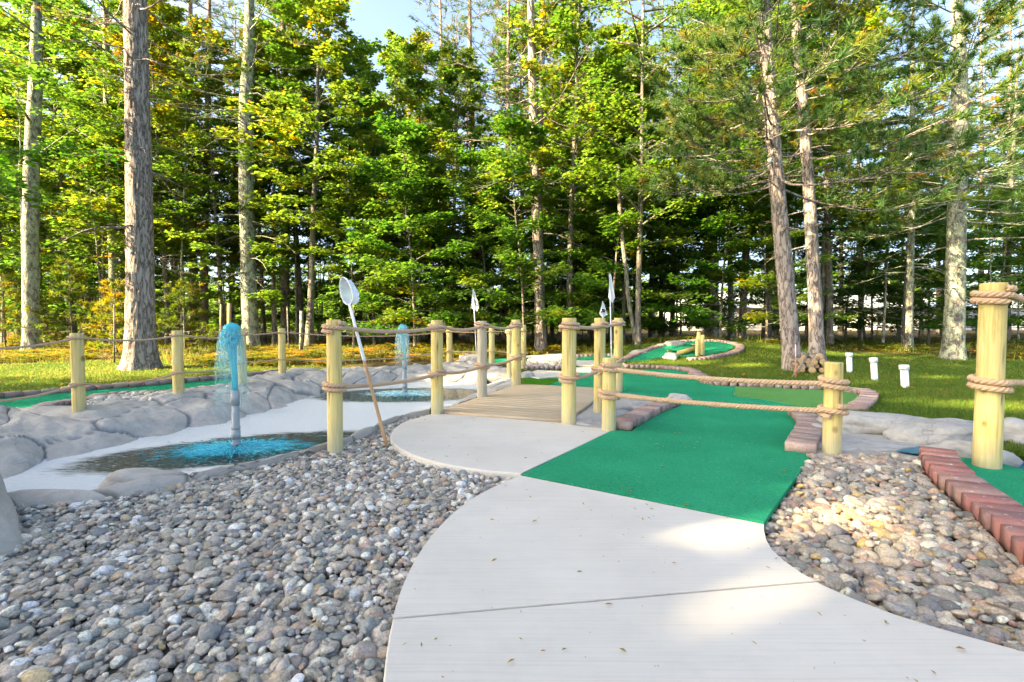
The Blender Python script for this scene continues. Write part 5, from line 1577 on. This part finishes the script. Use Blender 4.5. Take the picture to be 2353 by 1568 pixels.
near_tree('dark trunk right of the lichen tree with crooked limbs', 'tree', [(655, 762, 22), (655, 640, 21), (656, 480, 20), (660, 300, 18), (652, 120, 14), (650, 0, 10)], 'bark_grey', 29, maplecrown(7.5, 18, 26, 3.2, tone=.6), name='maple_tree', leaf='maple', rings=60, depth=21.0, deadf=dd(4, 9, 2, 2.0))
near_tree('brown pine trunk close behind the huge pine on its right', 'pine tree', [(468, 765, 21), (469, 640, 20), (474, 440, 18), (478, 240, 15), (480, 60, 11)], 'bark_red', 33, pl(9, 20, 6, 3.0, tone=.65), rings=60, depth=22.0, deadf=dd(3, 9, 3, 1.6))
near_tree('brown pine trunk just left of its twin behind the huge pine', 'pine tree', [(443, 768, 20), (443, 640, 19), (441, 440, 17), (440, 240, 15), (438, 60, 11)], 'bark_red', 35, pl(9, 20, 6, 3.0, tone=.65), rings=60, depth=23.0, deadf=dd(3, 9, 3, 1.6))
near_tree('slim dark trunk between firewood heap and vent pipes', 'tree', [(1906, 800, 19), (1906, 700, 18), (1903, 560, 16), (1900, 400, 13)], 'bark_grey', 37, pl(3.5, 12, 5, 2.6, tone=.35, tuft=22), rings=50, depth=19.0, deadf=dd(1, 4, 4, 1.6))

# maple beyond the left edge whose low branch reaches into the picture
_w, _c = maple(71, 12, .10, .26, 3.3, 34, leaf=.12, tone=.18, nleaf=44)
_b = np.array([-11.4, 9.0, float(gh(-11.4, 9.0))])
_o = thing('maple_tree', 'dark leafy maple whose low branch reaches in from the left edge', 'tree', tuple(_b))
link('trunk', _w.mesh('trunk', MAT['bark_grey']), _o); link('crown', _c.mesh('crown', MAT['maple'], smooth=False), _o)

# young bushy pines on the left
def young_pine(label, px, py, h, w, seed, depth, tone=.5):
    rng = np.random.default_rng(seed)
    b = D(px, py, depth); b[2] = float(gh(b[0], b[1]))
    wood, crown = MB(), MB()
    P = b + trunk_line(h, rng.normal(0, .03, 2), .02, rng, 8)
    wood.add(*tube(P, np.linspace(.035, .008, 8), 7))
    pine_limbs(wood, crown, P, b[2] + .25, b[2] + h * .97, 16 / max(1, h / 2.2), w, rng, tone, 22, .15, .010, .02, 8, .12, .72, r0=.010, up=.5)
    o = thing('young_pine', label, 'young pine', tuple(b), 'young pines under the trees')
    part('trunk', wood, MAT['bark_grey'], o); part('crown', crown, MAT['sapling'], o, smooth=False)
for a in (('bushy young golden pine left of the pale slim maple', 168, 790, 3.1, 1.5, 51, 17.5, .55), ('young golden pine at the far left edge beyond the forked tree', 12, 800, 2.9, 1.4, 52, 18.0, .5),
          ('bright yellow young pine at the foot of the pale slim maple', 268, 800, 2.3, 1.05, 53, 15.5, .62), ('dark green young pine right of the huge pine', 425, 800, 2.3, 1.3, 54, 18.0, .28),
          ('small young pine between the forked tree and its golden neighbour', 112, 795, 1.9, 1.1, 55, 19.0, .5), ('young green pine deeper in the wood beside the huge pine', 385, 790, 2.7, 1.3, 56, 20.0, .35)):
    young_pine(*a)

# ---------------------------------------------------------------- the wood behind: a few grown trees, copied
def proto(wood, crown, bark, leaf, nm):
    return (wood.mesh(nm + '_trunk', MAT[bark]), crown.mesh(nm + '_crown', MAT[leaf], smooth=False))
MAP = [proto(*maple(101 + q, h, r, lo, sp, nl, leaf=lf, tone=tn), 'bark_grey', 'maple', 'maple') for q, (h, r, lo, sp, nl, lf, tn) in enumerate((
    (15, .13, .30, 3.1, 60, .15, .42), (18, .16, .34, 3.4, 66, .155, .46), (10.5, .085, .12, 2.8, 56, .14, .38), (13, .11, .28, 3.0, 58, .145, .54), (7, .05, .10, 2.3, 42, .13, .36)))]
PIN = [proto(*pine(201 + q, h, r, lv, L, per_m=pm, tone=tn, tuft=18, ln=.19, wd=.011, dead=2.6, dl=1.8), bk, 'needle', 'pine') for q, (h, r, lv, L, pm, tn, bk) in enumerate((
    (20, .17, .52, 2.8, 6.0, .55, 'bark_red'), (22, .21, .50, 3.2, 6.0, .50, 'bark_red'), (17, .12, .45, 2.5, 6.0, .62, 'bark_grey'), (19, .15, .22, 3.4, 5.0, .40, 'bark_grey')))]
# thin understory stems with few leaves
SAP = [proto(*maple(301 + q, h, r, lo, sp, nl, leaf=.11, tone=.5, nleaf=16, ntw=4), 'bark_lichen', 'maple', 'sapling') for q, (h, r, lo, sp, nl) in enumerate(((8, .04, .42, 1.5, 24), (6, .03, .35, 1.3, 20), (10, .05, .5, 1.7, 26)))]

TR = np.random.default_rng(2024)
LM = [(-400, 'off beyond the forked lichen tree'), (30, 'by the forked lichen tree'), (150, 'right of the forked lichen tree'), (255, 'behind the pale slim maple'), (330, 'behind the huge pine'), (450, 'behind the twin brown pines'),
      (545, 'behind the blue jet'), (650, 'behind the crooked dark trunk'), (770, 'above the landing net'), (850, 'right of the landing net'), (930, 'behind the far fountain'), (1010, 'left of the bridge flag'), (1090, 'behind the pine by the flag'),
      (1165, 'behind the reddish thin pine'), (1240, 'behind the central leaning pine'), (1310, 'above the thick bridge post'), (1395, 'behind the two right flags'), (1470, 'behind the two stemmed maple'), (1560, 'left of the mound course'), (1640, 'behind the mound course'),
      (1730, 'right of the mound course'), (1810, 'behind the thick leaning pine'), (1900, 'behind the firewood heap'), (1990, 'behind the vent pipes'), (2090, 'behind the slim spotted trunk'), (2190, 'behind the stout lichen pine'), (2280, 'behind the tall thick post'), (2400, 'at the right edge of the wood')]
def where(px):
    return min(LM, key=lambda q: abs(q[0] - px))[1]
taken, used_lab = [], {}
KINDS = {'maple': (MAP, ('green leafy maple', 'tall leafy maple', 'low green maple', 'yellowing maple', 'small bushy maple'), [.24, .18, .22, .22, .14]),
         'pine': (PIN, ('straight red pine', 'tall red pine', 'slim grey pine', 'many branched grey pine'), [.32, .28, .30, .10]),
         'sapling': (SAP, ('thin bare stemmed sapling', 'short thin sapling', 'tall thin sapling'), [.34, .33, .33])}
seen = set()
def forest_tree(x, y, kind, pick=None):
    px = PW / 2 + PF * x / y
    pr, nms, pw = KINDS[kind]
    dep = 'beside the lawn' if y < 20.5 else ('near the front' if y < 24 else ('well into the wood' if y < 29 else 'deep in the wood'))
    order = [pick] if pick is not None else list(TR.choice(len(pr), size=len(pr), replace=False, p=pw))
    for k in order:
        lab = f'{nms[k]} {where(px)} {dep}'
        if lab not in seen: break
    else: return False
    seen.add(lab)
    wm, cm = pr[k]
    o = thing({'maple': 'maple_tree', 'pine': 'pine_tree', 'sapling': 'sapling'}[kind], lab, 'tree', (x, y, float(gh(x, y)) - .12), {'maple': 'maples of the wood behind the court', 'pine': 'pines of the wood behind the court', 'sapling': 'saplings of the wood behind the court'}[kind])
    o.rotation_euler = (0, 0, TR.uniform(0, 6.28))
    s = TR.uniform(.88, 1.14); o.scale = (s, s, s * TR.uniform(.94, 1.06))
    link('trunk', wm, o); link('crown', cm, o)
    return True
NEARX = [(p[0], p[1]) for p in ()]
def try_place(n, kind, y0, y1, mind, pxr=(-130, 2600), keep=None, pick=None):
    c = 0
    for _ in range(n * 30):
        if c >= n: break
        y = y0 + (y1 - y0) * TR.random() ** .85
        px = TR.uniform(*pxr)
        x = (px - PW / 2) / PF * y
        if keep and not keep(px, y): continue
        if any((x - a) ** 2 + (y - b) ** 2 < (mind if k_ == kind else mind * .6) ** 2 for a, b, k_ in taken): continue
        if forest_tree(x, y, kind, pick): taken.append((x, y, kind)); c += 1
clear = lambda px, y: not (y > 43 and px > 1480) and not (px > 1700 and y < 18.5)
try_place(14, 'maple', 17.8, 23, 2.0, (600, 1045), keep=lambda px, y: clear(px, y) and not (820 < px and y < 19.5))
try_place(6, 'maple', 23.5, 28, 2.0, (980, 1300), keep=lambda px, y: min(abs(px - q) for q in (1088, 1162, 1238)) > 26)
try_place(14, 'maple', 17.6, 23, 2.1, (1260, 1900), keep=clear)
try_place(12, 'maple', 18.5, 24, 2.0, (-150, 700), keep=clear)
try_place(18, 'maple', 16.9, 19.5, 1.5, (780, 1780), keep=lambda px, y: min(abs(px - q) for q in (1088, 1162, 1238, 1466)) > 32, pick=4)
try_place(22, 'maple', 19, 27, 1.9, keep=lambda px, y: clear(px, y), pick=4)
try_place(30, 'maple', 21, 36, 2.4, keep=lambda px, y: clear(px, y) and not (1000 < px < 1300 and y < 26) and not (px > 1500 and TR.random() < .45))
try_place(40, 'pine', 19, 36, 1.9, keep=clear)
try_place(80, 'sapling', 17.5, 32, 1.1, keep=clear)
# ---------------------------------------------------------------- far wood, added shade trees out of view, ground cover
XR = np.random.default_rng(99)
def crown_cloud(mb, wood, x, y, z, h, w, n, rng, leaf, tone, lo=.2):
    wood.add(*tube(np.array([(x, y, z), (x + rng.normal(0, .2), y, z + h * .5), (x, y, z + h * .97)]), [.17, .12, .03], 7))
    m = max(10, n // 30)
    v = rng.random(m) ** .8; zc = z + h * (lo + (1 - lo) * v); rad = w * (1 - .65 * v) * np.sqrt(rng.random(m))
    a = rng.uniform(0, 6.28, m)
    for q in range(m):
        spray(mb, np.array([x + math.cos(a[q]) * rad[q], y + math.sin(a[q]) * rad[q], zc[q]]), (math.cos(a[q]), math.sin(a[q]), .05), rng.uniform(.8, 1.6), 30, leaf, rng, tone + rng.normal(0, .1), lat=.38)
far, farw = MB(), MB()
for k in range(260):
    px = XR.uniform(-450, 2800); y = XR.uniform(54, 78)
    x = (px - PW / 2) / PF * y
    crown_cloud(far, farw, x, y, .4, XR.uniform(4, 8.5) if not 1000 < px < 1400 else XR.uniform(3.5, 6), XR.uniform(2.4, 3.6), 780, XR, .46, .45, .0)
for k in range(560):                        # thicket closing the view under the far trees
    px = XR.uniform(-450, 2800); y = XR.uniform(43, 56) if px < 1470 else XR.uniform(57, 66)
    x = (px - PW / 2) / PF * y; h = XR.uniform(1.2, 4.0)
    for q in range(7):
        spray(far, np.array([x + XR.normal(0, .8), y + XR.normal(0, .5), .4 + h * XR.random()]), (XR.normal(), XR.normal(), .1), XR.uniform(.7, 1.3), 16, .42, XR, .42 + XR.normal(0, .12), lat=.40)
tag(link('far_woodland', far.mesh('far_woodland', MAT['maple'], smooth=False)), kind='stuff')
tag(link('far_woodland_trunks', farw.mesh('far_woodland_trunks', MAT['bark_grey'])), kind='stuff')
# unseen trees added along the sun direction to shade the court
side, sidew = MB(), MB()
SHADE = []
u0 = np.array([sd.x, sd.y]) / math.hypot(sd.x, sd.y)
n0 = np.array([u0[1], -u0[0]])
for L_ in (18, 24, 30, 36):
    for c_ in (-6.3, -3.4, -.6, 2.2, 4.9, 7.4, 10.2):
        p = u0 * L_ + n0 * (c_ + XR.normal(0, .35))
        SHADE.append((p[0], p[1], L_ * math.tan(SUN_EL) + XR.uniform(6, 10), 3.0 if c_ < 8 else 2.4))
for x, y, h, w in SHADE:
    crown_cloud(side, sidew, x, y, 0, h, w, 3900 if w > 2.5 else 1500, XR, .34, .45, .25)
# leaves removed along chosen sun rays to place the sun patches
V, f3, f4, A = side.arrays()
cen = V.reshape(-1, 4, 3).mean(1)
keep = np.ones(len(cen), bool)
sdv = np.array(sd)
for p, r in ((G(1655, 1228), .16), (G(1700, 1250), .12), (G(1560, 1225), .09), (G(1685, 1380), .17), (G(1760, 1320), .10), (G(1500, 1330), .07), (G(1330, 1500), .09), (G(1900, 1170), .24), (G(2020, 1230), .14), (G(1850, 1130), .14), (D(2250, 850, 4.0), .12),
             (G(1040, 1030), .09), (G(1130, 1022), .07), (G(1640, 1160), .09), (G(2110, 925), .34), (G(2230, 932), .34), (G(2340, 940), .34), (G(2040, 905), .16), (G(2160, 868), .3), (G(1990, 880), .2), (G(2330, 880), .3), (D(1905, 1010, 4.3), .10), (GH(1600, 835), .35), (GH(1720, 842), .4), (GH(1510, 833), .3), (G(1300, 880), .14), (G(1130, 870), .2), (D(1812, 820, 11.6), .16), (D(1872, 790, 15.2), .2)):
    w = cen - p
    keep &= np.linalg.norm(w - (w @ sdv)[:, None] * sdv, axis=1) > r
side2 = MB().add(V.reshape(-1, 4, 3)[keep].reshape(-1, 3), None, np.arange(keep.sum() * 4).reshape(-1, 4), tone=A['tone'].reshape(-1, 4)[keep].ravel())
side = side2
tag(link('shade_canopy', side.mesh('shade_canopy', MAT['maple'], smooth=False)), kind='stuff')
tag(link('shade_canopy_trunks', sidew.mesh('shade_canopy_trunks', MAT['bark_grey'])), kind='stuff')

# grass
GRS = np.random.default_rng(8)
no_grass = [_poly(GL([(900, 990), (1000, 835), (1200, 850), (1420, 890), (1570, 930), (1410, 990), (1300, 975)])), turf_main, gcourse, left_turf, bedR_poly, bedL_poly, path_poly, lobe_poly, pond_poly, _poly(FAR_BOT, FAR_TOP[::-1] * np.array([1, 1, 1])), STREAM2, STREAM,
            _poly(GHL([(520, 893), (656, 852), (752, 842), (917, 831), (1090, 832), (1180, 822), (1300, 812), (1440, 812), (1440, 850), (1300, 862), (1190, 890), (900, 890), (650, 890)])),
            _poly(GL([(-300, 1080), (-300, 1000), (0, 965), (180, 945), (430, 900), (590, 868), (620, 890), (300, 990)]))]
def scatter(n, y0, y1, pxr, rng, cond, power=1.0):
    y = (y0 ** -power + (y1 ** -power - y0 ** -power) * rng.random(n)) ** (-1 / power)
    px = rng.uniform(pxr[0], pxr[1], n)
    x = (px - PW / 2) / PF * y
    ok = cond(px, x, y)
    for P in no_grass: ok &= ~inpoly(x, y, P)
    return x[ok], y[ok]
def fmask(x, y):
    nz = np.sin(x * .83 + 1.7 * np.sin(y * .31)) * .9 + np.sin(x * .37 - y * .53) * .9
    e = np.where(x < 0, 12.2 + 0.9 * sstep(-2, -9, x), 14.8) + nz * .55
    e = np.where(x > 3, 16.2 - .12 * (x - 3) + nz * .6, e)
    return sstep(-.9, .9, y - e)
gb = MB()
def blades(x, y, h, w, tone):
    n = len(x); z = gh(x, y) - .005
    a = GRS.uniform(0, 6.28, n); b = GRS.uniform(0, 6.28, n); lean = np.abs(GRS.normal(0, .45, n)) * h
    base = np.stack([x, y, z], -1)
    s = np.stack([np.cos(a) * w, np.sin(a) * w, np.zeros(n)], -1)
    tip = base + np.stack([np.cos(b) * lean, np.sin(b) * lean, h], -1)
    md = base + np.stack([np.cos(b) * lean * .35, np.sin(b) * lean * .35, h * .6], -1)
    V = np.stack([base - s, base + s, md + s * .7, md - s * .7, tip], 1).reshape(-1, 3)
    k = np.arange(n)[:, None] * 5
    gb.add(V, k + np.array([[3, 2, 4]]), k + np.array([[0, 1, 2, 3]]), tone=np.repeat(np.clip(tone, 0, 1), 5))
def patch(x, y):
    return .5 + .5 * np.sin(x * 1.3 + 2 * np.sin(y * .7)) * np.sin(y * 1.1 + 1.3 * np.sin(x * .5))
# right hand lawn
x, y = scatter(150000, 4.2, 15.5, (1560, 2560), GRS, lambda px, x, y: (x > 1.4) & (fmask(x, y) < .75), .8)
ok = ~((y < 5.1) & (x < 3.9)) ; x, y = x[ok], y[ok]
blades(x, y, GRS.uniform(.035, .085, len(x)) * np.where(y < 7, 1.1, .9), .0022 + .00035 * y, .35 + .2 * patch(x, y) + GRS.normal(0, .12, len(x)) + .3 * (GRS.random(len(x)) < .06))
# mound and strip before the wood
x, y = scatter(60000, 9, 15.5, (1180, 1800), GRS, lambda px, x, y: fmask(x, y) < .75, .6)
blades(x, y, GRS.uniform(.03, .07, len(x)), .006 + 0 * x, .38 + .25 * patch(x, y) + GRS.normal(0, .12, len(x)))
# left hand lawn
x, y = scatter(80000, 6.3, 14.5, (-250, 1200), GRS, lambda px, x, y: fmask(x, y) < .8, .6)
blades(x, y, GRS.uniform(.025, .065, len(x)), .0055 + 0 * x, .48 + .3 * patch(x, y) + GRS.normal(0, .14, len(x)))
# tufts in the wood edge
x, y = scatter(26000, 11, 26, (-250, 2560), GRS, lambda px, x, y: (fmask(x, y) > .3) & (patch(x * 1.7, y * 1.7) > .45), .6)
blades(x, y, GRS.uniform(.08, .28, len(x)), .009 + 0 * x, .45 + .3 * patch(x, y) + GRS.normal(0, .16, len(x)))
tag(link('grass', gb.mesh('grass', MAT['grass'], smooth=False)), kind='stuff')

# ferns and low growth under the trees
fern = MB()
x, y = scatter(3600, 12, 34, (-280, 2600), GRS, lambda px, x, y: (fmask(x, y) > .55) & (patch(x * .9 + 3, y * .9) > .28), .7)
for q in range(len(x)):
    z = float(gh(x[q], y[q])); nfr = GRS.integers(3, 7); tn = np.clip(GRS.normal(.5 if x[q] < 2 else .36, .22), 0, 1); sz = GRS.uniform(.25, .6)
    for f in range(nfr):
        az = GRS.uniform(0, 6.28); t = np.linspace(.15, 1, 6)
        d = np.array([math.cos(az), math.sin(az), 0]); sd_ = np.array([-d[1], d[0], 0])
        C = np.array([x[q], y[q], z]) + d * (t * sz)[:, None] + np.array([0, 0, 1]) * (sz * (.9 * t - .75 * t ** 2))[:, None]
        C = np.concatenate([C + sd_ * (.11 * sz * (1.15 - t))[:, None] * 1.0, C - sd_ * (.11 * sz * (1.15 - t))[:, None]])
        Hd = np.concatenate([np.repeat([sd_ + d * .4], 6, 0), np.repeat([-sd_ + d * .4], 6, 0)])
        leaves_mb(fern, C, unit(Hd), unit(np.array([0, 0, 1.0]) + GRS.normal(0, .2, (12, 3))), sz * .34 * (1.25 - np.concatenate([t, t])), np.clip(tn + GRS.normal(0, .1, 12), 0, 1), GRS, .22)
tag(link('ferns', fern.mesh('ferns', MAT['fern'], smooth=False)), kind='stuff')
# fallen leaves on lawn edge and forest floor
lf = MB()
x, y = scatter(9000, 7, 26, (-280, 2600), GRS, lambda px, x, y: GRS.random(len(x)) < (.06 + .9 * fmask(x, y)), .8)
n = len(x); C = np.stack([x, y, gh(x, y) + .035], -1)
Nn = unit(np.array([0, 0, 1.0]) + GRS.normal(0, .35, (n, 3))); Hd = unit(np.cross(Nn, GRS.normal(0, 1, (n, 3))))
leaves_mb(lf, C, Hd, Nn, GRS.uniform(.05, .10, n), np.clip(GRS.normal(.72, .2, n), 0, 1), GRS)
tag(link('fallen_leaves', lf.mesh('fallen_leaves', MAT['fern'], smooth=False)), kind='stuff')
# crumbs, needles and leaf bits blown onto the path
db = MB()
x = GRS.uniform(-1.2, 2.6, 900); y = GRS.uniform(1.5, 6.0, 900)
ok = inpoly(x, y, path_poly) | inpoly(x, y, lobe_poly) | inpoly(x, y, turf_main); x, y = x[ok][:330], y[ok][:330]; n = len(x)
C = np.stack([x, y, np.full(n, .010)], -1); Nn = unit(np.array([0, 0, 1.0]) + GRS.normal(0, .15, (n, 3))); Hd = unit(np.cross(Nn, GRS.normal(0, 1, (n, 3))))
leaves_mb(db, C, Hd, Nn, np.clip(GRS.lognormal(-4.2, .55, n), .006, .045), np.clip(GRS.normal(.75, .2, n), 0, 1), GRS, .16)
tag(link('leaf_litter', db.mesh('leaf_litter', MAT['fern'], smooth=False)), kind='stuff')
print('script', round(time.time() - T0, 1), 's; objects', len(S.objects))
